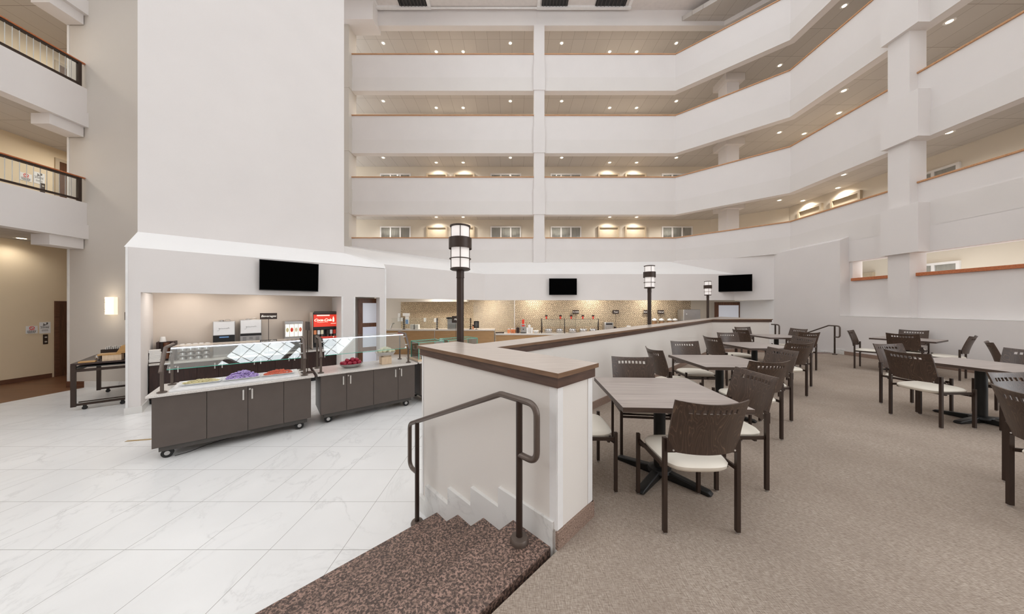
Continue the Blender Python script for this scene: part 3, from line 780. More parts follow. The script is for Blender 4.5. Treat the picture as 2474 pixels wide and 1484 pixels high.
for i, (x, y, a, b, lab) in enumerate(TB):
    r = tb0 if i == 0 else dup(tb0, (x, y, 0), R(a), lab)
    r.location = (x, y, 0); r.rotation_euler = (0, 0, R(a)); r['label'] = lab; r['group'] = 'square dining tables'
    if b:
        for c in r.children:
            if c.name.startswith('foot'): c.rotation_euler = (0, 0, R(b))

# ================================================================ HANDRAILS
def handrail(label, base, ang, z0=0.0, l=1.0):
    # local x runs up the stair toward the landing, post base at the origin
    t = thing('handrail', label, 'handrail', (base[0], base[1], z0), ang)
    r = 0.0195
    top, low = 0.885, 0.36
    xb = -0.168; xe = -1.325                                    # bend over the nosing, lower post
    zlow = top - (xb - xe) * 0.432
    path = [(0.0, 0, 0.545), (0.142, 0, 0.545), (0.142, 0, top), (xb, 0, top), (xe - 0.15, 0, zlow - 0.065), (xe - 0.15, 0, zlow - 0.48), (xe + 0.0, 0, zlow - 0.48)]
    MB().tube(fillet(path, 0.075, 8), r, 14).build('rail', 'bronze', t)
    MB().cyl((0, 0, 0.03), (0, 0, top - 0.01), 0.0205, 14).build('post', 'bronze_d', t)
    MB().lathe([(0.055, 0.0), (0.058, 0.02), (0.05, 0.034), (0.02, 0.04)], 24).build('flange', 'bronze', t)
    MB().cyl((xe, 0, LOW + 0.03), (xe, 0, zlow - 0.005), 0.0205, 14).build('post', 'bronze_d', t)
    MB().lathe([(0.055, LOW), (0.058, LOW + 0.02), (0.05, LOW + 0.034), (0.02, LOW + 0.04)], 24, (xe, 0)).build('flange', 'bronze', t)
    return t
handrail('bronze tube handrail in front of the half wall, on the granite steps', (0.045, 1.825), R(-45))
handrail('bronze handrail against the right wall at the far stair', (9.86, 8.98), R(-90))
handrail('bronze handrail at the end of the half wall, mostly hidden by the far table', (8.62, 9.62), R(-90))

# ================================================================ LAMP POSTS
def lamp_post(label, x, y, rz=0.0):
    t = thing('lamp_post', label, 'lamp post', (x, y, LOW), rz, 'lantern posts along the half wall'); q = -LOW
    MB().cyl((0, 0, 0.0), (0, 0, q + 1.895), 0.041, 20).build('pole', 'bronze_d', t)
    m = MB(); m.lathe([(0.044, q + 1.80), (0.044, q + 1.893)], 20); m.lathe([(0.047, q + 1.797), (0.047, q + 1.804)], 20); m.build('collar', 'bronze_d', t)
    MB().lathe([(0.1, q + 1.885), (0.116, q + 1.895), (0.116, q + 1.905), (0.104, q + 1.915)], 32).build('base_disc', 'bronze_d', t)
    MB().lathe([(0.1015, q + 1.915), (0.1015, q + 2.39)], 32).build('shade', 'lampshade', t)
    m = MB(); m.lathe([(0.105, q + 2.385), (0.12, q + 2.392), (0.12, q + 2.402), (0.1, q + 2.408), (0.0, q + 2.41)], 32); m.build('cap_ring', 'bronze_d', t)
    m = MB(); m.lathe([(0.129, q + 2.135), (0.132, q + 2.135), (0.132, q + 2.26), (0.129, q + 2.26), (0.129, q + 2.135)], 32, caps=False); m.build('band', 'bronze_d', t)
    m = MB()
    for k in range(8): pass
    m.tube([(0.12 * math.cos(2 * PI * k / 32), 0.12 * math.sin(2 * PI * k / 32), q + 2.02) for k in range(32)], 0.006, 8, closed=True); m.build('ring', 'bronze_d', t)
    for k in range(4):
        a = PI / 2 * k - PI / 2 + 0.0
        m = MB(); m.cyl((0.105 * math.cos(a), 0.105 * math.sin(a), q + 1.91), (0.105 * math.cos(a), 0.105 * math.sin(a), q + 2.395), 0.0045, 8); m.build('bar', 'bronze_d', t)
    return t
lamp_post('tallest-looking lantern post, behind the corner of the half wall', XP(1112, 3.42), 3.42, R(10.0))
lamp_post('middle lantern post, in front of the tiled kitchen wall', XP(1569, 6.72), 6.72, R(-5))
lamp_post('farthest lantern post, left of the sliding door frame', XP(1710, 10.8), 10.8, R(-20))

# ================================================================ TELEVISIONS
def tv(label, loc, rz, wd, ht, tilt=0.0):
    t = thing('television', label, 'television', loc, rz, 'flat televisions on the bulkheads'); t.rotation_euler = (R(tilt), 0, rz)
    m = MB(); m.box(-wd / 2, wd / 2, -0.03, 0.03, -ht / 2, ht / 2); m.build('casing', 'plastic_b', t, bevel=0.006)
    MB().box(-wd / 2 + 0.012, wd / 2 - 0.012, -0.033, -0.03, -ht / 2 + 0.02, ht / 2 - 0.012).build('screen', 'screen', t)
    MB().box(-0.15, 0.15, 0.03, 0.13, -0.15, 0.15).build('wall_mount', 'plastic_b', t)
    return t
sA, sB = s1(626, -0.12), s1(769, -0.12); sm = (sA + sB) / 2
p = B1 @ Vector((sm, -0.13, 0)); tv('left television on the bulkhead above the beverage alcove', (p.x, p.y, ZP(668, p.y)), A1, sB - sA, 0.71, 5)
tv('middle television on the bulkhead above the tiled kitchen wall', (XP(1360, 12.07), 12.07, ZP(693, 12.07)), 0, XP(1394, 12.07) - XP(1327, 12.07), 0.68)
tv('right television on the angled wall beside the far doorway', (9.12, 12.08, ZP(683, 11.3)), math.atan2(-2.27, 2.9) * 0.85, 1.27, 0.68)
for o in [o for o in COL.objects if o.get('label', '').startswith('right television')]: o.location = (8.98, 11.98, ZP(683, 11.6)); o.scale = (1.0, 1, 1)

# ================================================================ SCONCE, SIGNS, LEFT TABLE
o = MB().box(-0.03, 0.03, -0.03, 0, -0.1, 0.1).build('wall_plate', 'bronze_d', loc=(XP(306, 7.46), 7.47, ZP(764, 7.46))); tag(o, 'small dark plate on the greige wall right of the sconce', 'plate')
t = thing('wall_sconce', 'glowing white rectangular sconce on the greige wall', 'wall light', (XP(271, 7.45), 7.47, 1.49))
m = MB(); n = 12
pr = [(-0.115, 0.0)] + [(-0.115 + 0.23 * i / n, -0.075 - 0.03 * math.sin(PI * i / n)) for i in range(n + 1)] + [(0.115, 0.0)]
m.prism(pr, -0.22, 0.22); m.build('shade', 'sconce', t)
m = MB()
for z in (-0.15, -0.09, 0.09, 0.15): m.cyl((-0.095, -0.1, z), (-0.095, -0.06, z), 0.009, 8)
m.build('stud', 'steel', t)
lamp('POINT', 2.2, (0, -0.3, 0.3), t, (1, 0.88, 0.72), 0.12); lamp('POINT', 2.2, (0, -0.3, -0.3), t, (1, 0.88, 0.72), 0.12)
def elevator_sign(label, yc, zc, wd, ht, red):
    t = thing('notice_sign', label, 'sign', (-13.395, yc, zc), R(90))
    MB().box(-wd / 2, wd / 2, -0.006, 0, -ht / 2, ht / 2).build('panel', 'china', t)
    m = MB(); q0 = wd / 0.36
    if red:
        m.tube([(0.04 * math.cos(2 * PI * k / 20), -0.009, ht * 0.24 + 0.04 * math.sin(2 * PI * k / 20)) for k in range(20)], 0.007, 6, closed=True)
        m.tube([(-0.027, -0.009, ht * 0.24 + 0.027), (0.027, -0.009, ht * 0.24 - 0.027)], 0.006, 6)
        m.box(-0.05, 0.05, -0.008, -0.006, -0.012, 0.0)
    else:
        m.tube([(-0.04, -0.009, 0.06), (0.01, -0.009, 0.085), (0.045, -0.009, 0.105)], 0.009, 6); m.tube([(-0.015, -0.009, 0.075), (-0.03, -0.009, 0.12)], 0.009, 6); m.ball((0.035, -0.009, 0.13), 0.018, 0.004, 0.018)
    m.build('pictogram', 'red' if red else 'text_d', t)
    m = MB(); zs = (-0.035, -0.055, -0.073, -0.09) if red else (0.03, 0.008, -0.014, -0.07, -0.095)
    for i, z in enumerate(zs):
        q = wd * (0.42, 0.36, 0.4, 0.3, 0.3)[i]
        for k in range(5): m.box(-q + 2 * q * k / 5, -q + 2 * q * (k + 0.75) / 5, -0.008, -0.006, z, z + 0.011)
    m.build('lettering', 'text_d', t); return t
def YL(px): return -13.4 * FPX / (px - CX)
for lv, (pa, ya_, pb, yb_, pc, yc_) in enumerate(((76, 797, 108, 792, 109, 820), (62, 428, 94, 431, 102, 455))):
    wh = 'by the ground elevator door' if lv == 0 else 'behind the second-floor railing'
    elevator_sign('small white notice with a red symbol ' + wh, YL(pa), ZP(ya_, YL(pa)), 0.2, 0.21, True)
    elevator_sign('taller white notice with a black falling figure ' + wh, YL(pb), ZP(yb_, YL(pb)), 0.2, 0.32, False)
    t = thing('call_button_plate', 'bronze call button plate under the notices ' + wh, 'elevator button', (-13.395, YL(pc), ZP(yc_, YL(pc))), R(90))
    MB().box(-0.042, 0.042, -0.012, 0, -0.14, 0.14).build('plate', 'bronze_d', t)
    for z in (0.06, -0.07): MB().cyl((0, -0.022, z), (0, -0.01, z), 0.022, 14).build('button', 'handle', t)
# balcony railings of the left wing
for lv, zt, zb in (('second', 4.74, 4.11), ('third', 7.64, 7.01), ('fourth', 10.5, 9.86)):
    t = thing('balcony_railing', 'wood-topped metal railing on the %s-floor left balcony' % lv, 'railing', (-10.86, 7.4, zb), 0, 'left wing balcony railings'); hh = zt - zb
    MB().box(-0.04, 0.04, -4.9, 0.06, hh - 0.03, hh).build('top_rail', 'trimr', t, bevel=0.008)
    m = MB(); m.box(-0.025, 0.025, -4.9, 0.0, hh - 0.08, hh - 0.03); m.build('upper_bar', 'bronze_d', t)
    m = MB(); m.box(-0.025, 0.025, -4.9, 0.0, 0.03, 0.075); m.build('lower_bar', 'bronze_d', t)
    MB().box(-0.03, 0.03, -0.06, 0.0, -0.02, hh - 0.03).build('end_post', 'bronze_d', t)
    MB().box(-0.004, 0.004, -4.9, -0.06, 0.075, hh - 0.08).build('glass_panel', 'glass2', t)
    for k in range(24): MB().box(-0.004, 0.004, -0.16 - 0.095 * k - 0.004, -0.16 - 0.095 * k + 0.004, 0.075, hh - 0.08).build('baluster', 'trimw', t)
# dark rolling table behind the left post
TA = R(44.5); u = Vector((math.cos(TA), math.sin(TA))); v = Vector((-u.y, u.x))
TZ = 0.344 - LOW; TO = (-8.63, 5.74)
t = thing('rolling_table', 'dark metal rolling table left of the white post', 'table', (TO[0], TO[1], LOW), TA)
TW, TD = 0.78, 1.72
MB().box(0, TW, 0, TD, TZ - 0.035, TZ).build('tabletop', 'espresso', t, bevel=0.004)
for x in (0.0, TW - 0.06):
    for y in (0.0, TD - 0.06): MB().box(x, x + 0.06, y, y + 0.06, 0.075, TZ - 0.035).build('leg', 'bronze_d', t)
for y in (0.005, TD - 0.055):
    MB().box(0.06, TW - 0.06, y, y + 0.05, TZ - 0.17, TZ - 0.12).build('upper_rail', 'bronze_d', t); MB().box(0.06, TW - 0.06, y, y + 0.05, 0.09, 0.13).build('lower_rail', 'bronze_d', t)
for x in (0.005, TW - 0.055): MB().box(x, x + 0.05, 0.06, TD - 0.06, TZ - 0.17, TZ - 0.12).build('upper_rail', 'bronze_d', t)
for x in (0.0, TW - 0.06): MB().box(x + 0.02, x + 0.04, 0.065, 0.085, 0.13, TZ - 0.17).build('inner_post', 'bronze', t)
MB().box(0.08, TW - 0.08, 0.06, 0.078, 0.14, 0.16).build('lower_bar', 'bronze_d', t)
MB().box(0.05, TW - 0.05, 0.04, TD - 0.04, TZ - 0.09, TZ - 0.07).build('undershelf', 'plastic_b', t)
for x in (0.16, TW - 0.16):
    for y in (0.03, TD - 0.03):
        m = MB(); m.cyl((x, y - 0.015, 0.035), (x, y + 0.015, 0.035), 0.035, 16); m.box(x - 0.02, x + 0.02, y - 0.022, y + 0.022, 0.05, 0.09); m.build('caster', 'rubber', t)
def ont(x, y): return (TO[0] + u.x * x + v.x * y, TO[1] + u.y * x + v.y * y, 0.344)
t = thing('wooden_tea_box', 'light wooden box with an open slanted lid on the dark table', 'box', ont(0.4, 0.12), TA)
MB().box(-0.04, 0.2, -0.07, 0.16, 0, 0.12).build('base', 'maple', t); MB().box(-0.1, 0.2, -0.08, 0.2, 0.12, 0.145).build('tray', 'bamboo', t)
m = MB(); m.add([(0.13, -0.08, 0.145), (0.3, -0.08, 0.145), (0.36, -0.08, 0.3), (0.2, -0.08, 0.3)] + [(0.13, 0.2, 0.145), (0.3, 0.2, 0.145), (0.36, 0.2, 0.3), (0.2, 0.2, 0.3)], [(0, 1, 2, 3), (7, 6, 5, 4), (0, 4, 5, 1), (1, 5, 6, 2), (2, 6, 7, 3), (3, 7, 4, 0)]); m.build('lid', 'bamboo', t)
o = MB().box(-0.1, 0.1, -0.07, 0.07, 0, 0.025).build('wooden_tray', 'bamboo', loc=ont(0.18, 0.1), rz=TA); tag(o, 'small flat wooden tray in front of the tea box', 'tray')
o = MB().lathe([(0.03, 0), (0.032, 0.01), (0.032, 0.1), (0.028, 0.105), (0.0, 0.105)], 18).build('steel_canister', 'steel_p', loc=ont(0.26, 0.3)); tag(o, 'shiny steel canister between the tray and the tea box', 'canister')
t = thing('caddy', 'dark caddy holding white napkins behind the tea box', 'caddy', ont(0.42, 0.58), TA)
MB().box(-0.16, 0.16, -0.07, 0.07, 0, 0.2).build('body', 'bronze_d', t); m = MB()
for k in range(9): m.box(-0.1 + 0.025 * k, -0.09 + 0.025 * k, -0.06, 0.06, 0.19, 0.24 + 0.012 * (k % 3))
m.build('napkins', 'paper', t)
t = thing('packet_bowl', 'heap of coloured sweetener packets beyond the tea box lid', 'packets', ont(0.7, 0.45), TA)
MB().lathe([(0.06, 0), (0.1, 0.28), (0.09, 0.28), (0.05, 0.02)], 20).build('holder', 'bronze_d', t)
for mm in ('blue', 'paper', 'orange'):
    m = MB()
    for k in range(8): m.ball((random.uniform(-0.07, 0.07), random.uniform(-0.07, 0.07), 0.29 + random.uniform(0, 0.05)), 0.035, 0.012, 0.022, 8, 6)
    tag(m.build('packets', mm, t), kind='stuff')
t = thing('floor_plate', 'flat brass strip on the marble floor left of the first serving cart', 'floor strip', (*G(336, 1064, LOW), LOW), R(12))
MB().box(-0.16, 0.16, -0.022, 0.022, 0, 0.004).build('strip', 'brass', t)

# ================================================================ SERVING CARTS
CA = R(39.4); cu = Vector((math.cos(CA), math.sin(CA))); cv = Vector((-cu.y, cu.x)); CZ = 0.30
CO = [(-4.747, 3.80), (-3.316, 5.015), (-1.945, 6.165)]; CL = [1.83, 1.745, 1.75]; CD = 0.8
def cart(i, label, splits, handles, locks):
    t = thing('serving_cart', label, 'serving cart', (CO[i][0], CO[i][1], LOW), CA, 'rolling serving carts'); L_ = CL[i]; H_ = CZ - LOW
    m = MB(); m.box(0, L_, 0, CD, H_ - 0.032, H_); m.build('countertop', 'granite_w', t, bevel=0.004)
    MB().box(0.045, L_ - 0.045, 0.055, CD - 0.04, 0.175, H_ - 0.032).build('body', 'lam', t)
    MB().box(0.1, L_ - 0.1, 0.075, CD - 0.08, 0.105, 0.175).build('plinth', 'lam_d', t)
    xs = [0.045] + splits + [L_ - 0.045]
    for k in range(len(xs) - 1):
        d = MB().box(xs[k] + 0.003, xs[k + 1] - 0.003, 0.035, 0.055, 0.175, H_ - 0.034).build('door', 'lam', t, bevel=0.0015)
        for hx in handles:
            if xs[k] < hx < xs[k + 1]: MB().box(hx - 0.009, hx + 0.009, 0.012, 0.035, H_ - 0.235, H_ - 0.085).build('handle', 'handle', d)
        for lx in locks:
            if xs[k] < lx < xs[k + 1]: MB().cyl((lx, 0.022, H_ - 0.085), (lx, 0.035, H_ - 0.085), 0.012, 14).build('lock', 'handle', d)
    for x in (0.17, L_ - 0.2):
        for y in (0.13, CD - 0.15):
            c = MB(); c.cyl((x, y - 0.022, 0.06), (x, y + 0.022, 0.06), 0.06, 20).mat(1).cyl((x, y - 0.026, 0.06), (x, y + 0.026, 0.06), 0.028, 14); c.mat(0).box(x - 0.04, x + 0.04, y - 0.03, y + 0.03, 0.098, 0.106)
            c.build('caster', ['rubber', 'steel'], t)
    return t
def onc(i, x, y, z=CZ): return (CO[i][0] + cu.x * x + cv.x * y, CO[i][1] + cu.y * x + cv.y * y, z)
cart(0, 'closest charcoal serving cart with a long white board of salad plates', [0.555, 0.99, 1.42], [0.94, 1.04], [1.012])
cart(1, 'middle charcoal serving cart with the bowl of red apples', [0.445, 0.9, 1.36], [0.39, 0.505, 1.305, 1.42], [0.47, 1.385])
cart(2, 'third serving cart, mostly hidden behind the half wall corner', [0.45, 0.9, 1.33], [0.4, 0.5, 1.28, 1.38], [])
def guard_(i, label, x0, x1):
    t = thing('sneeze_guard', label, 'sneeze guard', (CO[i][0], CO[i][1], CZ), CA, 'glass sneeze guards on the serving carts')
    for nme, x in (('left', x0), ('right', x1)):
        sx = 1 if x == x0 else -1
        f = MB(); f.cyl((x, 0.13, 0.0), (x, 0.13, 0.335), 0.019, 14); f.lathe([(0.048, 0), (0.05, 0.012), (0.03, 0.022), (0.019, 0.024)], 20, (x, 0.13)); f.build('front_post', 'bronze', t)
        f = MB(); f.cyl((x, 0.66, 0.0), (x, 0.66, 0.55), 0.016, 14); f.lathe([(0.044, 0), (0.046, 0.012), (0.028, 0.02), (0.016, 0.022)], 20, (x, 0.66)); f.build('rear_post', 'bronze', t)
        MB().tube(fillet([(x, 0.055, 0.285), (x, 0.3, 0.59), (x, 0.72, 0.6)], 0.02, 4), 0.022, 12).build('arm', 'bronze', t)
        for q in (0.2, 0.8): MB().cyl((x, 0.09 + 0.2 * q, 0.33 + 0.25 * q), (x + sx * 0.07, 0.09 + 0.2 * q, 0.33 + 0.25 * q), 0.009, 10).build('clamp', 'steel', t)
    xa, xb = x0 + 0.05, x1 - 0.05
    g = MB(); y0, z0, y1, z1_ = 0.09, 0.315, 0.3, 0.575; th = 0.008
    g.prism_x([(y0, z0), (y1, z1_), (y1 + th, z1_ - th * 0.8), (y0 + th, z0 - th * 0.8)], xa, xb); g.build('front_glass', 'glass', t, smooth=False)
    e = MB(); e.box(xa, xb, y0 - 0.002, y0 + 0.01, z0 - 0.01, z0 - 0.003); e.build('glass_edge', 'glassedge', t)
    g = MB(); g.box(xa, xb, 0.31, 0.7, 0.585, 0.593); g.build('top_glass', 'glass2', t)
    MB().box(xa, xb, 0.296, 0.312, 0.572, 0.584).build('light_strip', 'led', t)
    return t
guard_(0, 'sneeze guard of sloped glass over the salad plates', 0.12, 1.7)
guard_(1, 'sneeze guard of sloped glass over the apple bowl', 0.06, 1.6)
o = MB().box(0, 1.44, 0, 0.62, 0, 0.03).build('serving_board', 'china', loc=onc(0, 0.19, 0.07), rz=CA, bevel=0.005); tag(o, 'long white serving board under the three salad plates', 'board')
def plate(label, x, food, mt, lab2, flake, hmul):
    t = thing('rectangular_plate', label, 'plate', onc(0, x, 0.38, CZ + 0.03), CA, 'white plates on the serving board'); w_, d_ = 0.215, 0.145
    m = MB(); vs = []
    for (sx, z) in ((0.8, 0.0), (1.0, 0.022), (0.97, 0.024), (0.78, 0.006)):
        vs += [(-w_ * sx, -d_ * sx, z), (w_ * sx, -d_ * sx, z), (w_ * sx, d_ * sx, z), (-w_ * sx, d_ * sx, z)]
    fs = [(0, 1, 2, 3), (12, 13, 14, 15)] + [(i * 4 + k, i * 4 + (k + 1) % 4, i * 4 + 4 + (k + 1) % 4, i * 4 + 4 + k) for i in range(3) for k in range(4)]
    m.add(vs, fs); m.build('plate', 'china', t)
    m = MB()
    for k in range(200):
        a = random.uniform(0, 2 * PI); q = math.sqrt(random.random()); x_, y_ = 0.19 * q * math.cos(a), 0.115 * q * math.sin(a)
        z = 0.012 + hmul * (1 - q * q) * random.uniform(0.4, 1)
        if flake: m.ball((x_, y_, z), random.uniform(0.012, 0.028), random.uniform(0.01, 0.022), random.uniform(0.006, 0.016), 6, 5, 0.3)
        else:
            s_ = random.uniform(0.006, 0.01); m.box(x_ - s_ * 1.3, x_ + s_ * 1.3, y_ - s_, y_ + s_, z - s_, z + s_)
    o = m.build(food, mt, loc=onc(0, x, 0.38, CZ + 0.036), rz=CA); tag(o, lab2, 'food', kind='stuff')
plate('white plate of pale pieces nearest the left cart end', 0.46, 'potato_salad', 'potato', 'heap of pale chopped pieces on the left plate', False, 0.03)
plate('white plate under the purple cabbage', 0.91, 'shredded_cabbage', 'purple', 'heap of purple shredded cabbage on the middle plate', True, 0.1)
plate('white plate of orange-red pieces at the right of the board', 1.36, 'chopped_carrots', 'carrot', 'heap of orange-red chopped pieces on the right plate', False, 0.06)
t = thing('pole_sign', 'thin black sign seen edge-on between the two serving carts', 'sign', onc(0, 1.76, 0.35), CA + R(100))
MB().box(-0.1, 0.1, -0.08, 0.08, 0, 0.008).build('base', 'bronze_d', t); MB().cyl((0, 0, 0), (0, 0, 0.8), 0.007, 10).build('pole', 'bronze_d', t); MB().box(-0.1, 0.1, -0.008, 0.008, 0.75, 0.9).build('plate', 'sign', t)
def bowl(label, loc, r, h, mt='steel_p', ex=1.0, ey=1.0, group=None):
    t = thing('serving_bowl', label, 'bowl', loc, CA, group)
    MB().lathe([(r * 0.55, 0.0), (r * 0.85, h * 0.45), (r, h), (r * 0.97, h), (r * 0.8, h * 0.5), (r * 0.5, 0.012), (0, 0.01)], 36, ex=ex, ey=ey).build('bowl', mt, t); return t
bowl('oval hammered steel bowl heaped with red apples', onc(1, 0.58, 0.36), 0.205, 0.075, 'steel', 1.0, 0.72)
for k, (x, y, z) in enumerate([(-0.12, -0.05, 0.085), (-0.04, -0.075, 0.083), (0.045, -0.075, 0.083), (0.125, -0.045, 0.085), (0.14, 0.03, 0.085), (0.07, 0.075, 0.085), (-0.02, 0.08, 0.085), (-0.1, 0.06, 0.085), (-0.15, 0.01, 0.085), (0.0, 0.0, 0.075), (-0.07, -0.005, 0.135), (0.015, -0.01, 0.14), (0.09, 0.0, 0.135), (0.03, 0.045, 0.14)]):
    q = onc(1, 0.58 + x, 0.36 + y, CZ + z)
    a = MB().lathe([(0.0, -0.034), (0.02, -0.039), (0.039, -0.014), (0.043, 0.007), (0.032, 0.032), (0.012, 0.035), (0.0, 0.028)], 16).build('apple', 'apple', loc=q); a.rotation_euler = (random.uniform(-.6, .6), random.uniform(-.6, .6), random.uniform(0, 6))
    tag(a, 'red apple heaped in the oval steel bowl', 'apple', 'red apples in the oval bowl')
o = MB().box(-0.095, 0.095, -0.095, 0.095, 0, 0.15).build('wooden_riser', 'maple', loc=onc(1, 1.2, 0.33), rz=CA, bevel=0.003); tag(o, 'pale wooden block under the bowl of pale fruit', 'block')
bowl('round polished bowl of pale fruit on the wooden block', onc(1, 1.2, 0.33, CZ + 0.15), 0.195, 0.1)
for k in range(20):
    a = k * 2.4; q = 0.15 * math.sqrt((k % 14) / 14); z = 0.105 + 0.035 * (1 - q / 0.15) + (0.025 if k > 13 else 0)
    f = MB().ball((0, 0, 0), 0.036, 0.036, 0.042, 12, 8, 0.0).build('pale_fruit', 'pear', loc=onc(1, 1.2 + q * math.cos(a), 0.33 + q * math.sin(a), CZ + 0.15 + z)); f.rotation_euler = (random.uniform(0, 3), random.uniform(0, 3), 0)
    tag(f, 'pale green fruit heaped in the raised polished bowl', 'fruit', 'pale fruit in the raised bowl')
def case(label, x0, x1, y0, y1, hh):
    t = thing('display_case', label, 'display case', onc(2, x0, y0), CA, 'glass cases on the third cart'); w_, d_ = x1 - x0, y1 - y0; b = 0.035
    MB().box(-0.03, w_ + 0.03, -0.03, d_ + 0.03, 0, b).build('tray', 'maple', t)
    g = MB()
    for (a0, a1, c0, c1, e0, e1) in ((0, w_, 0, 0.006, b, hh), (0, w_, d_ - 0.006, d_, b, hh), (0, 0.006, 0, d_, b, hh), (w_ - 0.006, w_, 0, d_, b, hh), (0, w_, 0, d_, hh - 0.006, hh)): g.box(a0, a1, c0, c1, e0, e1)
    g.build('glass', 'glass2', t, smooth=False)
    e = MB(); r = 0.005
    for x in (0, w_):
        for y in (0, d_): e.box(x - r, x + r, y - r, y + r, b, hh)
    for y in (0, d_): e.box(0, w_, y - r, y + r, hh - r, hh + r)
    for x in (0, w_): e.box(x - r, x + r, 0, d_, hh - r, hh + r)
    e.build('glass_edge', 'glassedge', t)
    for k in range(2):
        o = MB().box(0.05, w_ - 0.05, 0.05, d_ - 0.05, 0, 0.015).mat(1).box(0.04, 0.06, 0.04, d_ - 0.04, 0.0, 0.06).box(w_ - 0.06, w_ - 0.04, 0.04, d_ - 0.04, 0, 0.06).build('pastry_rack', ['plastic_b', 'maple'], loc=onc(2, x0, y0, CZ + b + 0.13 * k), rz=CA)
        tag(o, '%s pastry rack inside the %s' % (['lower', 'upper'][k], 'left glass case' if x0 < 0.3 else 'right glass case'), 'rack')
case('left glass display case with green edges beside the half wall corner', 0.03, 0.6, 0.1, 0.55, 0.4)
case('right glass display case with green edges behind the lantern post', 0.72, 1.5, 0.1, 0.55, 0.4)
o = MB().tube(fillet([onc(0, 0.24, 0.1, LOW + 0.005), onc(0, 0.36, 0.13, LOW + 0.005), onc(0, 0.55, 0.3, LOW + 0.005), onc(0, 0.8, 0.4, LOW + 0.005)], 0.2), 0.004, 6).build('power_cord', 'rubber'); tag(o, 'thin black cable on the floor under the first cart', 'cable')  # power cord of the first cart
# ================================================================ BEVERAGE ALCOVE
KZ = 0.271; KD = 0.56
def onb(s, d, z=KZ): p = B1 @ Vector((s, d, z)); return (p.x, p.y, p.z)
K0, K1 = SA + 0.02, SB - 0.012
nc = 5; cwid = (K1 - K0) / nc
for k in range(nc):
    t = thing('base_cabinet', 'espresso two-door base cabinet under the beverage counter, %s from the left' % ORD[k], 'cabinet', onb(K0 + cwid * k, KD + 0.03, LOW), A1, 'beverage counter cabinets'); H_ = KZ - 0.04 - LOW
    MB().box(0, cwid, 0.02, 0.54, 0.1, H_).build('body', 'espresso', t); MB().box(0.01, cwid - 0.01, 0.06, 0.5, 0, 0.1).build('plinth', 'plastic_b', t)
    for j in range(2):
        x0 = cwid / 2 * j + 0.003; x1 = cwid / 2 * (j + 1) - 0.003
        d = MB().box(x0, x1, 0.0, 0.02, 0.11, H_ - 0.01).build('door', 'espresso', t)
        hx = cwid / 2 + (-0.06 if j == 0 else 0.06)
        MB().box(hx - 0.009, hx + 0.009, -0.025, 0.0, H_ - 0.19, H_ - 0.06).build('handle', 'handle', d)
    if k == 0: MB().cyl((cwid / 2 + 0.02, -0.006, H_ - 0.06), (cwid / 2 + 0.02, 0.0, H_ - 0.06), 0.014, 12).build('lock', 'handle', t)
o = MB(B1).box(K0, K1, KD, 1.148, KZ - 0.04, KZ).build('countertop', 'granite_w', bevel=0.004); tag(o, 'granite counter along the back of the beverage alcove', 'countertop')
o = MB(B1).box(K0, K1, 1.135, 1.149, KZ, KZ + 0.1).build('backsplash', 'granite_w'); tag(o, 'low granite backsplash behind the beverage counter', 'backsplash')
def sb(px, d=0.8): return s1(px, d)
# napkins, cup dispenser, cup racks
t = thing('napkin_stack', 'tall stack of white napkins at the left end of the beverage counter', 'napkins', onb(sb(375, 0.72), 0.72), A1)
m = MB()
for k in range(9): q = random.uniform(-0.006, 0.006); m.box(-0.075 + q, 0.075 + q, -0.075, 0.075, 0.02 + 0.029 * k, 0.046 + 0.029 * k)
m.build('napkins', 'paper', t); MB().box(-0.08, 0.08, -0.08, 0.08, 0, 0.02).build('base', 'sign', t)
t = thing('cup_dispenser', 'dark brown cup dispenser with a white cup on top', 'dispenser', onb(sb(403, 0.95), 0.95), A1)
m = MB(); m.box(-0.14, 0.14, 0.0, 0.16, 0, 0.42); m.box(-0.14, -0.1, -0.1, 0.16, 0, 0.42); m.box(0.1, 0.14, -0.1, 0.16, 0, 0.42); m.build('body', 'espresso', t)
m = MB(); m.cyl((0, -0.03, 0.05), (0, -0.03, 0.4), 0.05, 18); m.build('tube', 'walnut', t)
o = MB().lathe([(0.052, 0), (0.052, 0.006), (0.036, 0.11), (0.0, 0.11)], 20).build('paper_cup', 'paper', loc=onb(sb(393, 0.95), 0.97, KZ + 0.42)); tag(o, 'upturned white paper cup on the dark cup dispenser', 'cup')
for lv in range(3):
    t = thing('cup_rack', '%s tray of upturned glass cups in the stack on the beverage counter' % ['bottom', 'middle', 'top'][lv], 'rack', onb(sb(470), 0.68, KZ + 0.1 * lv), A1, 'stacked cup trays'); wr = 0.25
    m = MB(); m.box(-wr, wr, 0, 0.36, 0, 0.006)
    for y in (0.0, 0.35): m.box(-wr, wr, y, y + 0.01, 0.0, 0.02)
    for x in (-wr, wr - 0.01): m.box(x, x + 0.01, 0, 0.36, 0, 0.02)
    m.build('tray', 'steel', t)
    for r_i in range(2):
        for k in range(4):
            o = MB().lathe([(0.056, 0), (0.055, 0.03), (0.045, 0.062), (0.02, 0.075), (0.0, 0.077)], 18).build('glass_cup', 'steel' if lv < 3 else 'china', loc=onb(sb(470) - 0.185 + 0.123 * k, 0.76 + 0.17 * r_i, KZ + 0.1 * lv + 0.007)); o.rotation_euler = (0, 0, 0)
            tag(o, 'upturned cup on the %s tray of the stack' % ['bottom', 'middle', 'top'][lv], 'cup', 'cups on the stacked trays')
for k in range(5):
    o = MB().lathe([(0.055, 0), (0.052, 0.03), (0.03, 0.05), (0.0, 0.052)], 18).build('white_cup', 'china', loc=onb(sb(470) - 0.2 + 0.1 * k, 0.95, KZ + 0.3)); tag(o, 'white upturned cup on top of the tray stack', 'cup', 'white cups on the tray stack')
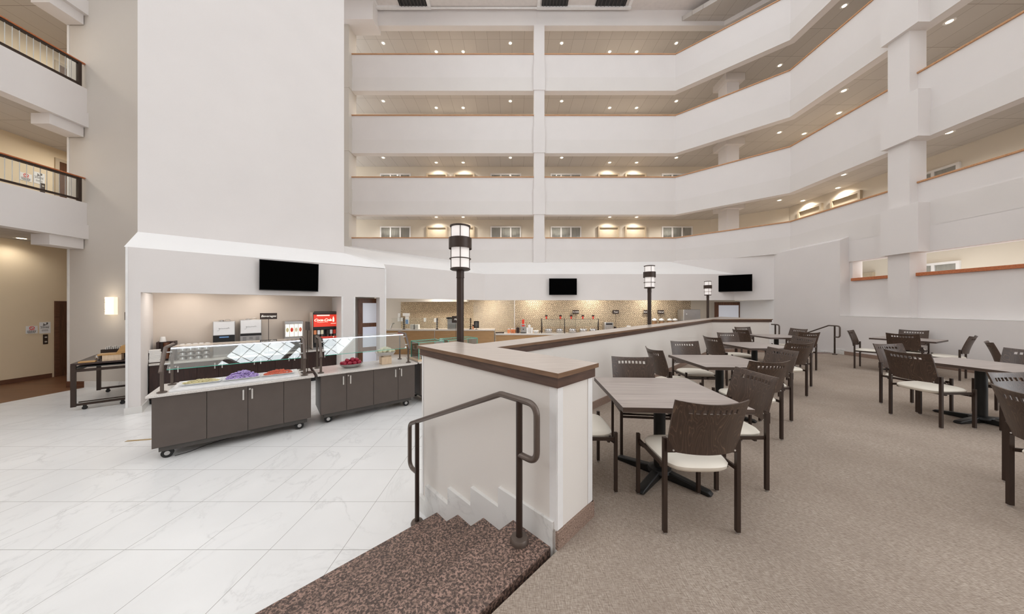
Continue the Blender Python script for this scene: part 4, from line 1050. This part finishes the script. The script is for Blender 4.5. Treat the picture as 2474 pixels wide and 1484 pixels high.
def cursive(parent, loc, s, mat, r=0.0018, name='lettering'):
    # handwritten 'gourmet'-like looping word, drawn as one stroke
    pts = []; x = 0
    glyph = [(-0.35, -0.55), (-0.1, -0.75), (0.15, -0.4), (0.3, 0.25), (0.1, 0.3), (0.05, 0.05), (0.3, 0.1), (0.5, 0.3), (0.45, 0.02), (0.65, 0.02), (0.75, 0.3), (0.95, 0.28), (0.85, 0.02), (1.1, 0.05), (1.2, 0.3), (1.25, 0.05), (1.45, 0.05), (1.5, 0.3), (1.55, 0.05), (1.75, 0.3), (1.8, 0.05), (2.0, 0.28), (2.05, 0.05), (2.3, 0.15), (2.2, 0.3), (2.15, 0.1), (2.4, 0.05), (2.65, 0.6), (2.6, 0.1), (2.85, 0.15), (3.0, 0.3)]
    P = [(s * (a - 1.3), 0, s * b) for a, b in glyph]
    m = MB(); m.tube(fillet(P, s * 0.12, 3), r, 6); o = m.build(name, mat, parent); o.location = loc; return o
def coffee(label, px0, px1, zt, dark):
    s0, s_1 = sb(px0, 0.72), sb(px1, 0.72); w_ = s_1 - s0; H_ = zt - KZ
    t = thing('coffee_machine', label, 'coffee machine', onb((s0 + s_1) / 2, 0.72, KZ + 0.002), A1); hw_ = w_ / 2
    m = MB(); m.box(-hw_, hw_, 0.0, 0.4, H_ * 0.36, H_); m.box(-hw_, hw_, 0.12, 0.4, 0.0, H_ * 0.36); m.box(-hw_, hw_, 0, 0.4, 0, 0.04); m.build('body', 'steel', t, bevel=0.006)
    MB().box(-hw_ + 0.012, hw_ - 0.012, -0.006, 0, H_ * 0.62, H_ - 0.012).build('front_panel', 'china', t)
    if dark:
        MB().box(-hw_ + 0.004, hw_ - 0.004, -0.008, 0, H_ * 0.37, H_ * 0.61).build('control_panel', 'plastic_b', t); MB().box(-0.08, 0.08, -0.01, -0.008, H_ * 0.54, H_ * 0.575).build('display', 'blue', t)
    else:
        MB().box(-hw_ + 0.004, hw_ - 0.004, -0.008, 0, H_ * 0.545, H_ * 0.61).build('control_panel', 'plastic_b', t)
        m = MB()
        for cx_, n_ in ((-0.6, 3), (0.0, 2), (0.6, 3)):
            for k in range(n_): m.box(cx_ * hw_ - 0.035, cx_ * hw_ + 0.035, -0.008, 0, H_ * (0.5 - 0.035 * k) - 0.008, H_ * (0.5 - 0.035 * k))
        m.build('button', 'plastic_b', t)
    m = MB(); m.lathe([(0.05, H_), (0.05, H_ + 0.02), (0.02, H_ + 0.03), (0, H_ + 0.03)], 16, (-0.05, 0.15)); m.tube(fillet([(0.02, 0.15, H_), (0.02, 0.15, H_ + 0.045), (0.1, 0.15, H_ + 0.045), (0.1, 0.15, H_)], 0.02), 0.005, 8); m.build('lid_knob', 'steel', t)
    cursive(t, (-0.01, -0.009, H_ * 0.79), w_ * 0.17, 'text_g'); return t
coffee('left coffee machine with a black control panel', 514, 568, z1(777, sb(540), .72), True)
coffee('right coffee machine with small black button rows', 580, 632, z1(773, sb(605), .72), False)
def pole_sign(label, body, loc, rz, zc, wd, ht, size, shear=0.25):
    t = thing('pole_sign', label, 'sign', loc, rz); z = zc - loc[2]
    MB().box(-0.08, 0.08, -0.05, 0.05, 0, 0.006).build('base', 'bronze_d', t); MB().cyl((0, 0, 0), (0, 0, z - ht / 2), 0.006, 8).build('pole', 'bronze_d', t)
    MB().box(-wd / 2, wd / 2, -0.006, 0.006, z - ht / 2, z + ht / 2).build('plate', 'sign', t, bevel=0.004)
    text(body, size, 'text_w', t, (0, -0.0075, z), 0, shear); return t
pole_sign('dark sign reading Beverages on a thin pole beside the coffee machines', 'Beverages', onb(sb(649, 0.85), 0.85), A1, z1(764, sb(649), .85), 0.345, 0.16, 0.075)
# juice dispenser
s0, s_1 = sb(688, 0.68), sb(733, 0.68); w_ = s_1 - s0; H_ = z1(777, s0, .68) - KZ
t = thing('juice_dispenser', 'juice dispenser with four lit fruit pictures', 'dispenser', onb((s0 + s_1) / 2, 0.68), A1); hw_ = w_ / 2
m = MB(); m.box(-hw_, hw_, 0.06, 0.44, 0, H_); m.box(-hw_, hw_, 0.0, 0.1, H_ * 0.4, H_); m.box(-hw_, hw_, 0, 0.1, 0, 0.05); m.build('body', 'steel', t, bevel=0.008)
for k in range(4):
    x0 = -hw_ + 0.015 + (w_ - 0.03) * k / 4; x1 = x0 + (w_ - 0.03) / 4 - 0.012
    MB().box(x0, x1, -0.006, 0, H_ * 0.5, H_ * 0.9).build('picture_panel', 'cream_l', t)
    MB().ball(((x0 + x1) / 2, -0.008, H_ * 0.72), (x1 - x0) * 0.38, 0.003, 0.06, 12, 8).build('fruit_picture', ['potato', 'red', 'pear', 'carrot'][k], t)
    MB().box((x0 + x1) / 2 - 0.02, (x0 + x1) / 2 + 0.02, -0.02, 0.0, H_ * 0.3, H_ * 0.42).build('tap', 'plastic_b', t)
# soda fountain
s0, s_1 = sb(757, 0.62), sb(814, 0.62); w_ = s_1 - s0; zt = z1(753, (s0 + s_1) / 2, .62); H_ = zt - KZ; hw_ = w_ / 2
t = thing('soda_fountain', 'tall soda fountain with a lit red sign and six taps', 'drinks machine', onb((s0 + s_1) / 2, 0.62), A1)
m = MB(); m.box(-hw_, hw_, 0.12, 0.5, 0.0, H_ * 0.97); m.box(-hw_, hw_, 0.0, 0.13, H_ * 0.52, H_ * 0.97); m.build('body', 'plastic_b', t, bevel=0.01)
MB().box(-hw_, hw_, 0, 0.2, 0, 0.06).build('drip_tray', 'steel', t)
MB().box(-hw_ - 0.012, -hw_, 0.05, 0.5, 0.02, H_ * 0.98).build('side_panel', 'tan', t)
MB().lathe([(0.0, -0.17), (0.03, -0.1), (0.05, 0.0), (0.03, 0.1), (0.012, 0.17), (0, 0.17)], 14, ex=0.08, ey=1.0).build('side_emblem', 'red', t, loc=(-hw_ - 0.014, 0.25, H_ * 0.72))
MB().tube([(-hw_ + 0.02, 0.02, H_ * 0.97), (hw_ - 0.02, 0.02, H_ * 0.97)], 0.04, 14).build('top_roll', 'lam_d', t)
MB().box(-hw_ + 0.005, hw_ - 0.005, -0.012, 0.0, H_ * 0.60, H_ * 0.92).build('sign_panel', 'red_l', t)
m = MB(); m.box(-hw_ * 0.72, hw_ * 0.35, -0.0135, -0.012, H_ * 0.885, H_ * 0.912); m.build('sign_stripe', 'cream_l', t)
text('Coca-Cola', 0.098, 'cream_l', t, (-hw_ * 0.22, -0.015, H_ * 0.775), 0, 0.35, off=0.003)
m = MB(); m.tube(fillet([(-hw_ * 0.7, -0.014, H_ * 0.72), (-hw_ * 0.4, -0.014, H_ * 0.715), (0, -0.014, H_ * 0.725), (hw_ * 0.2, -0.014, H_ * 0.72)], 0.1), 0.004, 6); m.build('sign_swash', 'cream_l', t)
MB().lathe([(0.0, -0.07), (0.02, -0.07), (0.024, -0.02), (0.018, 0.0), (0.022, 0.025), (0.009, 0.06), (0.009, 0.08), (0, 0.08)], 12, ey=0.1).build('bottle_emblem', 'cream_l', t, loc=(hw_ * 0.68, -0.014, H_ * 0.79))
MB().box(hw_ * 0.45, hw_ * 0.9, -0.0135, -0.012, H_ * 0.675, H_ * 0.685).build('sign_line', 'cream_l', t)
for k, mm in enumerate(('orange', 'china', 'pear', 'text_d', 'china', 'red')):
    x = -hw_ + w_ * (k + 0.6 + (0.7 if k > 2 else 0)) / 7.0
    MB().box(x - 0.03, x + 0.03, 0.02, 0.1, H_ * 0.4, H_ * 0.51).build('flavour_label', mm, t)
    m = MB(); m.box(x - 0.022, x + 0.022, 0.03, 0.1, H_ * 0.18, H_ * 0.39); m.build('tap', 'lam', t)
t = thing('cup_box', 'low tray of wrapped straws between the juice dispenser and the sign', 'tray', onb(sb(667, 0.68), 0.66), A1)
MB().box(-0.16, 0.16, -0.08, 0.08, 0, 0.06).build('tray', 'steel', t); m = MB()
for k in range(14): m.cyl((-0.14 + 0.02 * k, -0.05, 0.06), (-0.135 + 0.02 * k, 0.05, 0.1), 0.006, 6)
m.build('straws', 'paper', t)
t = thing('power_outlet', 'white power outlet on the alcove wall under the Beverages sign', 'outlet', onb(sb(660, 1.14), 1.149, 0.5), A1); MB().box(-0.04, 0.04, -0.006, 0, -0.06, 0.06).build('plate', 'china', t)
[lamp('AREA', 7, onb(q, 0.55, 1.84), None, (1, 0.92, 0.84), 0.6, name='alcove_lamp') for q in (0.7, 1.9)]

# ================================================================ KITCHEN
RZ = 0.30; RY0, RY1 = 12.8, 13.48
t = thing('buffet_counter', 'long tan-fronted buffet counter below the tiled wall', 'counter', (0, RY0, LOW))
xa, xb = XP(1197, RY0), 8.6
MB().box(xa, xb, -0.03, RY1 - RY0, RZ - LOW - 0.06, RZ - LOW).build('countertop', 'granite_w', t); MB().box(xa + 0.02, xb, 0.02, RY1 - RY0, 0, RZ - LOW - 0.06).build('front_panel', 'tanfront', t)
BY = 12.7; BZ = 0.485
t = thing('kitchen_bar', 'high bar counter with a brown front and glass guard, left of the buffet', 'counter', (0, BY, LOW)); xc, xd = -5.6, XP(1195, BY)
MB().box(xc, xd, -0.04, 0.62, BZ - LOW - 0.05, BZ - LOW).build('countertop', 'granite_w', t, bevel=0.006)
xm = XP(1050, BY)
MB().box(xc, xm - 0.008, 0.0, 0.58, 0, BZ - LOW - 0.05).build('front_panel', 'tanfront', t); MB().box(xm + 0.008, xd - 0.02, 0.0, 0.58, 0, BZ - LOW - 0.05).build('front_panel', 'tanfront', t)
MB().box(xm - 0.012, xm + 0.012, -0.006, 0.5, 0, BZ - LOW - 0.05).build('joint_strip', 'steel', t); MB().box(xd - 0.02, xd, -0.01, 0.6, 0, BZ - LOW - 0.05).build('end_strip', 'steel', t)
def rear(nm, lab, cat, px, y, z, g=None): return thing(nm, lab, cat, (XP(px, y), y, z), 0, g)
# bar guard
t = rear('sneeze_guard', 'low glass guard with three bronze posts on the bar', 'sneeze guard', 1056, BY + 0.2, BZ)
for px in (976, 1056, 1137):
    x = XP(px, BY + .2) - XP(1056, BY + .2)
    m = MB(); m.cyl((x, 0, 0), (x, 0, 0.5), 0.022, 10); m.lathe([(0.06, 0), (0.06, 0.02), (0.02, 0.03)], 14, (x, 0))
    for k in range(4): m.box(x - 0.05, x + 0.05, -0.02, 0.02, 0.1 + 0.1 * k, 0.12 + 0.1 * k)
    m.build('post', 'bronze_d', t)
x0 = XP(945, BY) - XP(1056, BY); MB().box(x0, XP(1137, BY) - XP(1056, BY), -0.03, -0.022, 0.05, 0.5).build('glass', 'glass2', t)
t = rear('coffee_brewer', 'grey brewer with a black top on the bar, left of the lantern post', 'coffee machine', 1093, BY + 0.4, BZ)
MB().box(-0.2, 0.2, -0.1, 0.14, 0, 0.44).build('body', 'steel', t); MB().box(-0.24, 0.24, -0.14, 0.14, 0.44, 0.52).build('top', 'plastic_b', t)
pole_sign('dark bar sign half hidden behind the lantern post', 'Me', (XP(1101, BY - 1.4), BY - 1.4, LOW), 0, ZP(772, BY - 1.4), 0.3, 0.26, 0.1)
t = rear('menu_board', 'small black framed menu board standing on the bar', 'menu', 1151, BY + 0.1, BZ)
MB().box(-0.11, 0.11, -0.012, 0.012, 0.06, 0.36).build('frame', 'plastic_b', t); MB().cyl((0, 0, 0), (0, 0, 0.06), 0.01, 8).build('stem', 'bronze_d', t); MB().box(-0.06, 0.06, -0.04, 0.04, 0, 0.008).build('base', 'bronze_d', t)
m = MB()
for k in range(7):
    q = 0.07 if k % 2 else 0.05; m.box(-q, q, -0.014, -0.012, 0.1 + 0.033 * k, 0.113 + 0.033 * k)
m.build('lettering', 'text_g', t)
t = rear('bottle', 'small bottle with an orange base beside the menu board', 'bottle', 1143, BY + 0.1, BZ); MB().lathe([(0.03, 0), (0.03, 0.14), (0.012, 0.18), (0.012, 0.22), (0, 0.22)], 14).build('body', 'orange', t); MB().lathe([(0.032, 0.14), (0.032, 0.2), (0, 0.2)], 14).build('cap', 'plastic_b', t)
t = rear('soap_dispenser', 'white and blue dispenser on the tiled wall behind the bar', 'dispenser', 983, 14.9, 0.9); MB().box(-0.08, 0.08, 0, 0.1, -0.3, 0.1).build('body', 'china', t); MB().box(-0.07, 0.07, -0.01, 0, -0.3, -0.08).build('label_panel', 'blue', t); MB().box(-0.2, 0.12, -0.03, 0.1, 0.1, 0.25).build('top', 'china', t)
for k, (px, py) in enumerate(((964, 762), (963, 772), (970, 772), (1026, 773), (1051, 774))):
    o = MB().box(-0.06, 0.06, 0, 0.03, -0.1, 0.1).build('wall_plate', 'china', loc=(XP(px, 15.15), 15.17, ZP(py, 15.15))); tag(o, 'small white switch plate on the tiles behind the bar, %s from the left' % ORD[k], 'switch plate', 'switch plates on the tiled wall')
for k, px in enumerate((998, 1007)):
    o = MB().box(-0.1, 0.1, -0.1, 0.1, 0, 0.2).build('white_box', 'paper', loc=(XP(px, BY + .35), BY + .35, BZ)); tag(o, '%s white box on the bar between the guard posts' % ['left', 'right'][k], 'box')
o = MB().tube(fillet([(XP(944, BY + .4), BY + .4, BZ), (XP(948, BY + .4), BY + .4, BZ + 0.22), (XP(952, BY + .4), BY + .4, BZ + 0.25)], 0.05), 0.03, 10).build('faucet', 'steel'); tag(o, 'small steel faucet at the left end of the bar', 'faucet')
# buffet counter items
Y_ = 13.12
t = rear('serving_tray', 'flat dark tray at the left end of the buffet counter', 'tray', 1206, Y_, RZ); MB().box(-0.15, 0.22, -0.1, 0.1, 0, 0.04).build('tray', 'espresso', t)
for k, px in enumerate((1229, 1237, 1243)):
    t = rear('glass_jar', '%s small jar with orange contents left of the brown dispenser' % ['first', 'second', 'third'][k], 'jar', px, Y_ + 0.05 * (k % 2), RZ, 'jars on the buffet counter'); MB().lathe([(0.055, 0), (0.065, 0.1), (0.05, 0.16), (0, 0.16)], 14).build('body', 'orange', t); MB().lathe([(0.04, 0.16), (0.045, 0.2), (0, 0.2)], 14).build('lid', 'china', t)
t = rear('lid_dispenser', 'dark brown upright dispenser left of the steel urn', 'dispenser', 1251, Y_, RZ); MB().box(-0.07, 0.07, -0.1, 0.1, 0, 0.25).build('body', 'espresso', t)
t = rear('beverage_urn', 'steel urn with red labels on the buffet counter', 'urn', 1264, Y_, RZ); MB().box(-0.11, 0.11, -0.1, 0.1, 0.03, 0.4).build('body', 'steel', t, bevel=0.01); MB().box(-0.06, 0.06, -0.106, -0.1, 0.3, 0.36).build('label_panel', 'red', t); MB().box(-0.02, 0.02, -0.13, -0.1, 0.15, 0.2).build('tap', 'plastic_b', t); MB().box(-0.05, 0.05, -0.03, 0.03, 0.4, 0.6).build('top_card', 'red', t); MB().box(-0.12, 0.12, -0.12, 0.12, 0, 0.03).build('base', 'plastic_b', t)
for k, (dx, h_) in enumerate(((-0.1, 0.24), (0.0, 0.36), (0.1, 0.24))):
    o = MB().lathe([(0.05, 0), (0.06, h_), (0.0, h_)], 14).build('cup_stack', 'china', loc=(XP(1279, Y_) + dx, Y_ + (0.12 if k == 1 else 0), RZ)); tag(o, 'stack of white cups right of the steel urn, %s of three' % ['left', 'tall middle', 'right'][k], 'cups', 'stacked white cups')
t = rear('bowl_stack', 'white bowls and dark tongs before the first guard post', 'bowls', 1295, Y_, RZ); MB().lathe([(0.05, 0), (0.13, 0.09), (0.13, 0.12), (0, 0.12)], 18).build('bowl', 'china', t); MB().tube([(0.15, 0, 0.0), (0.19, 0, 0.12), (0.24, 0, 0.02)], 0.015, 6).build('tongs', 'plastic_b', t)
gy = 12.98
t = rear('sneeze_guard', 'long glass guard over the five chafing dishes', 'sneeze guard', 1376, gy, RZ)
for px in (1308, 1364, 1446):
    x = XP(px, gy) - XP(1376, gy); m = MB(); m.cyl((x, 0, 0), (x, 0, 0.64), 0.018, 10); m.cyl((x + 0.06, 0.3, 0), (x + 0.06, 0.3, 0.42), 0.018, 10); m.tube([(x, 0, 0.64), (x + 0.06, 0.3, 0.42)], 0.014, 8); m.build('post', 'bronze_d', t)
MB().box(XP(1308, gy) - XP(1376, gy), XP(1446, gy) - XP(1376, gy), -0.03, -0.022, 0.3, 0.63).build('glass', 'glass2', t)
MB().box(XP(1308, gy) - XP(1376, gy), XP(1446, gy) - XP(1376, gy), -0.035, -0.02, 0.62, 0.632).build('glass_edge', 'lam', t)
for k, px in enumerate((1325, 1352, 1383, 1409, 1433)):
    t = rear('chafing_dish', 'domed steel chafing dish on the buffet, %s from the left' % ORD[k], 'chafing dish', px, Y_ + 0.1, RZ, 'chafing dishes on the buffet'); 
    MB().lathe([(0.15, 0.03), (0.18, 0.07), (0.18, 0.09), (0.0, 0.09)], 24, ey=0.8).build('pan', 'steel_p', t); MB().lathe([(0.18, 0.09), (0.18, 0.14), (0.15, 0.19), (0.08, 0.215), (0, 0.22)], 24, ey=0.8).build('lid', 'steel_p', t); MB().box(-0.05, 0.05, -0.16, -0.13, 0.0, 0.05).build('handle', 'steel', t); MB().box(-0.12, 0.12, -0.1, 0.1, 0, 0.03).build('base', 'steel', t)
for k, px in enumerate((1320, 1354, 1380, 1408, 1433)):
    t = rear('food_card', 'small black and red card clipped over the buffet, %s from the left' % ORD[k], 'card', px, gy - 0.03, RZ + 0.63, 'cards on the buffet guard')
    MB().box(-0.055, 0.055, -0.004, 0.004, 0.1, 0.18).build('card', 'sign', t); MB().box(-0.03, 0.03, -0.008, 0.0, 0.0, 0.12).build('flag', 'red', t)
for body, lab, px, py in (('Hot Buffet', 'dark sign reading Hot Buffet above the chafing dishes', 1391, 754), ('Toast', 'dark sign reading Toast right of the toaster', 1487.5, 754), ('Beverages', 'dark sign partly behind the middle lantern post', 1563, 754), ('Cereal', 'dark sign reading Cereal above the cereal dispensers', 1596.5, 754)):
    pole_sign(lab, body, (XP(px, 13.42), 13.42, RZ), 0, ZP(py, 13.42), 0.3, 0.17, 0.07 if len(body) > 8 else 0.09)
t = rear('toaster', 'white conveyor toaster with dark openings on the buffet', 'toaster', 1470, Y_, RZ); MB().box(-0.2, 0.2, -0.1, 0.2, 0, 0.48).build('body', 'steel', t, bevel=0.03)
for z0, z_1 in ((0.37, 0.44), (0.05, 0.1)): MB().box(-0.14, 0.14, -0.106, -0.1, z0, z_1).build('opening', 'plastic_b', t)
MB().box(-0.15, 0.15, -0.14, -0.1, 0.17, 0.28).build('tray', 'steel_p', t)
for k, px in enumerate((1486, 1498, 1506)):
    o = MB().lathe([(0.045, 0), (0.055, 0.2 - 0.04 * k), (0, 0.2 - 0.04 * k)], 14).build('brown_canister', 'espresso', loc=(XP(px, Y_), Y_, RZ + 0.08)); tag(o, 'dark brown canister right of the toaster, %s of three' % ORD[k], 'canister', 'canisters by the toaster')
    MB().box(-0.05, 0.05, -0.05, 0.05, -0.08, 0).build('base', 'paper', o)
for k, (px, h_) in enumerate(((1516, 0.26), (1523, 0.32), (1533, 0.24))):
    o = MB().lathe([(0.06, 0), (0.085, h_ - 0.05), (0.085, h_), (0, h_)], 18).build('plate_stack', 'china', loc=(XP(px, Y_), Y_ + 0.05 + 0.15 * (k % 2), RZ)); tag(o, 'stack of white dishes before the middle lantern post, %s of three' % ORD[k], 'dishes', 'stacked white dishes')
for k, px in enumerate((1581, 1598, 1618, 1631)):
    t = rear('cereal_dispenser', 'clear cereal dispenser with a bright cap, %s from the left' % ORD[k], 'cereal dispenser', px, 13.25, RZ, 'cereal dispensers'); MB().lathe([(0.0, 0.16), (0.09, 0.2), (0.095, 0.52), (0.0, 0.52)], 18).build('cereal', 'grain', t); MB().lathe([(0.1, 0.18), (0.105, 0.56), (0.1, 0.58)], 18).build('cylinder', 'clear', t); MB().lathe([(0.108, 0.56), (0.09, 0.62), (0.03, 0.64), (0, 0.66)], 18).build('cap', 'china', t); MB().box(-0.06, 0.06, -0.08, 0.08, 0, 0.17).build('stand', 'plastic_b', t)
t = rear('steel_cabinet', 'tall brushed steel machine at the right end of the tiled wall', 'machine', 1666, 13.0, RZ); MB().box(-0.32, 0.42, -0.1, 0.38, 0, 1.05).build('body', 'steel', t, bevel=0.015); MB().box(-0.3, 0.1, -0.115, -0.1, 0.02, 1.03).build('door_panel', 'steel', t); MB().ball((-0.2, -0.12, 0.85), 0.03, 0.005, 0.03).build('badge', 'china', t)
for k, x in enumerate((-3.4, -1.6, 1.0, 3.6, 6.2)):
    lamp('AREA', 38 if x < 0 else 24, (x, 13.6 if x < 0 else 12.9, 2.1), None, (1, 0.94, 0.86), 0.3, name='kitchen_lamp')
o = MB().lathe([(0.09, 0), (0.1, 0.012), (0, 0.012)], 20).build('recessed_light', 'down', loc=(XP(997, 12.9), 12.9, 2.105)); tag(o, 'recessed light in the kitchen ceiling above the bar', 'ceiling light')

# ================================================================ DOWNLIGHTS
FL = ['second', 'third', 'fourth', 'fifth']
def downlight(label, x, y, z, e, grp, rad=0.085):
    t = thing('ceiling_downlight', label, 'downlight', (x, y, z), 0, grp)
    MB().lathe([(rad * 0.75, -0.004), (rad * 1.2, -0.008), (rad * 1.3, 0.0)], 20, caps=False).build('trim_ring', 'trimw', t); MB().lathe([(0.0, -0.003), (rad * 0.8, -0.003), (rad * 0.8, 0.003)], 16).build('lens', 'down', t)
    if e: lamp('SPOT', e * 2.5, (0, 0, -0.02), t, (1, 0.94, 0.86), 0.06, 150)
for k in range(4):
    row = []
    for px in (926, 1233, 1357, 1634): row.append((XP(px, 14.85), 14.85))
    for px in (1054, 1119, 1473, 1538): row.append((XP(px, 15.35), 15.35))
    row.sort()
    for i, (x, y) in enumerate(row): downlight('downlight in the %s-floor corridor of the facing side, %s from the left' % (FL[k], ORD[i]), x, y, CEIL[k], 42, 'facing corridor downlights')
def on_ceil(px, py, z): y = FPX * (z - EYE) / (CY - py); return XP(px, y), y
RL = [(0, [(1942, 485), (1883, 484), (2026, 454), (2038, 422), (2293, 320)]), (1, [(1943, 323), (1883, 320), (2027, 273), (2039, 219), (2294, 52)]), (2, [(1884, 158), (2040, 14)])]
for k, pts in RL:
    for i, (px, py) in enumerate(pts):
        x, y = on_ceil(px, py, CEIL[k]); x = min(x, 12.85)
        downlight('downlight in the %s-floor corridor of the right side, number %s along it' % (FL[k], ['one', 'two', 'three', 'four', 'five'][i]), x, y, CEIL[k], 42, 'right corridor downlights')
for y in (5.0, 8.5): lamp('AREA', 14, (11.7, y, 3.2), None, (1, 0.94, 0.86), 0.4, name='corridor_lamp')
xg, yg = -11.9, 7.6
yg = FPX * (3.28 - EYE) / (CY - 576); downlight('oval recessed light over the ground corridor by the elevator', XP(52, yg), yg, 3.28, 14, 'left corridor downlights', 0.1)
for k, z in enumerate((6.12, 8.97)): lamp('AREA', 30, (-12.2, 5.5, z - 0.1), None, (1, 0.94, 0.86), 0.5, name='corridor_lamp'); lamp('AREA', 30, (-12.2, 8.6, z - 0.1), None, (1, 0.94, 0.86), 0.3, name='corridor_lamp')

# ================================================================ ROOF VENTS AND PIPE
def vent(label, px0, px1, pa, pb):
    y1 = 13.6; z = 15.27; x0, x1 = XP(px0, y1), XP(px1, y1); t = thing('roof_vent', label, 'vent', ((x0 + x1) / 2, y1, z), 0, 'roof vents'); h_ = (x1 - x0) / 2
    MB().box(-h_, h_, -0.12, 0.0, -0.06, 0.1).build('front_bar', 'trimw', t)
    for q in (-h_, h_ - 0.14): MB().box(q, q + 0.14, -0.6, -0.12, -0.02, 0.1).build('side_bar', 'trimw', t)
    a, b = XP((px0 + px1) / 2, y1), 0
    for qa, qb in zip(pa, pb):
        xa_, xb_ = XP(qa, y1) - (x0 + x1) / 2, XP(qb, y1) - (x0 + x1) / 2
        m = MB(); m.box(xa_, xb_, -0.6, -0.12, 0.0, 0.04); m.build('opening', 'plastic_b', t); m = MB(); n_ = 8
        for i in range(n_): q = xa_ + (xb_ - xa_) * (i + 0.5) / n_; m.box(q - 0.012, q + 0.012, -0.6, -0.12, -0.03, 0.0)
        m.build('louvre', 'lam_d', t)
vent('left roof vent with a dark grille at the picture top', 908, 1042, [968], [1034])
vent('right roof vent with two dark grilles at the picture top', 1297, 1522, [1308, 1436], [1370, 1508])
o = MB().tube([(XP(910, 13.55), 13.55, 15.25), (XP(1525, 13.55), 13.55, 15.25)], 0.035, 10).build('sprinkler_pipe', 'trimw'); tag(o, 'thin white pipe running along the roof edge between the vents', 'pipe')
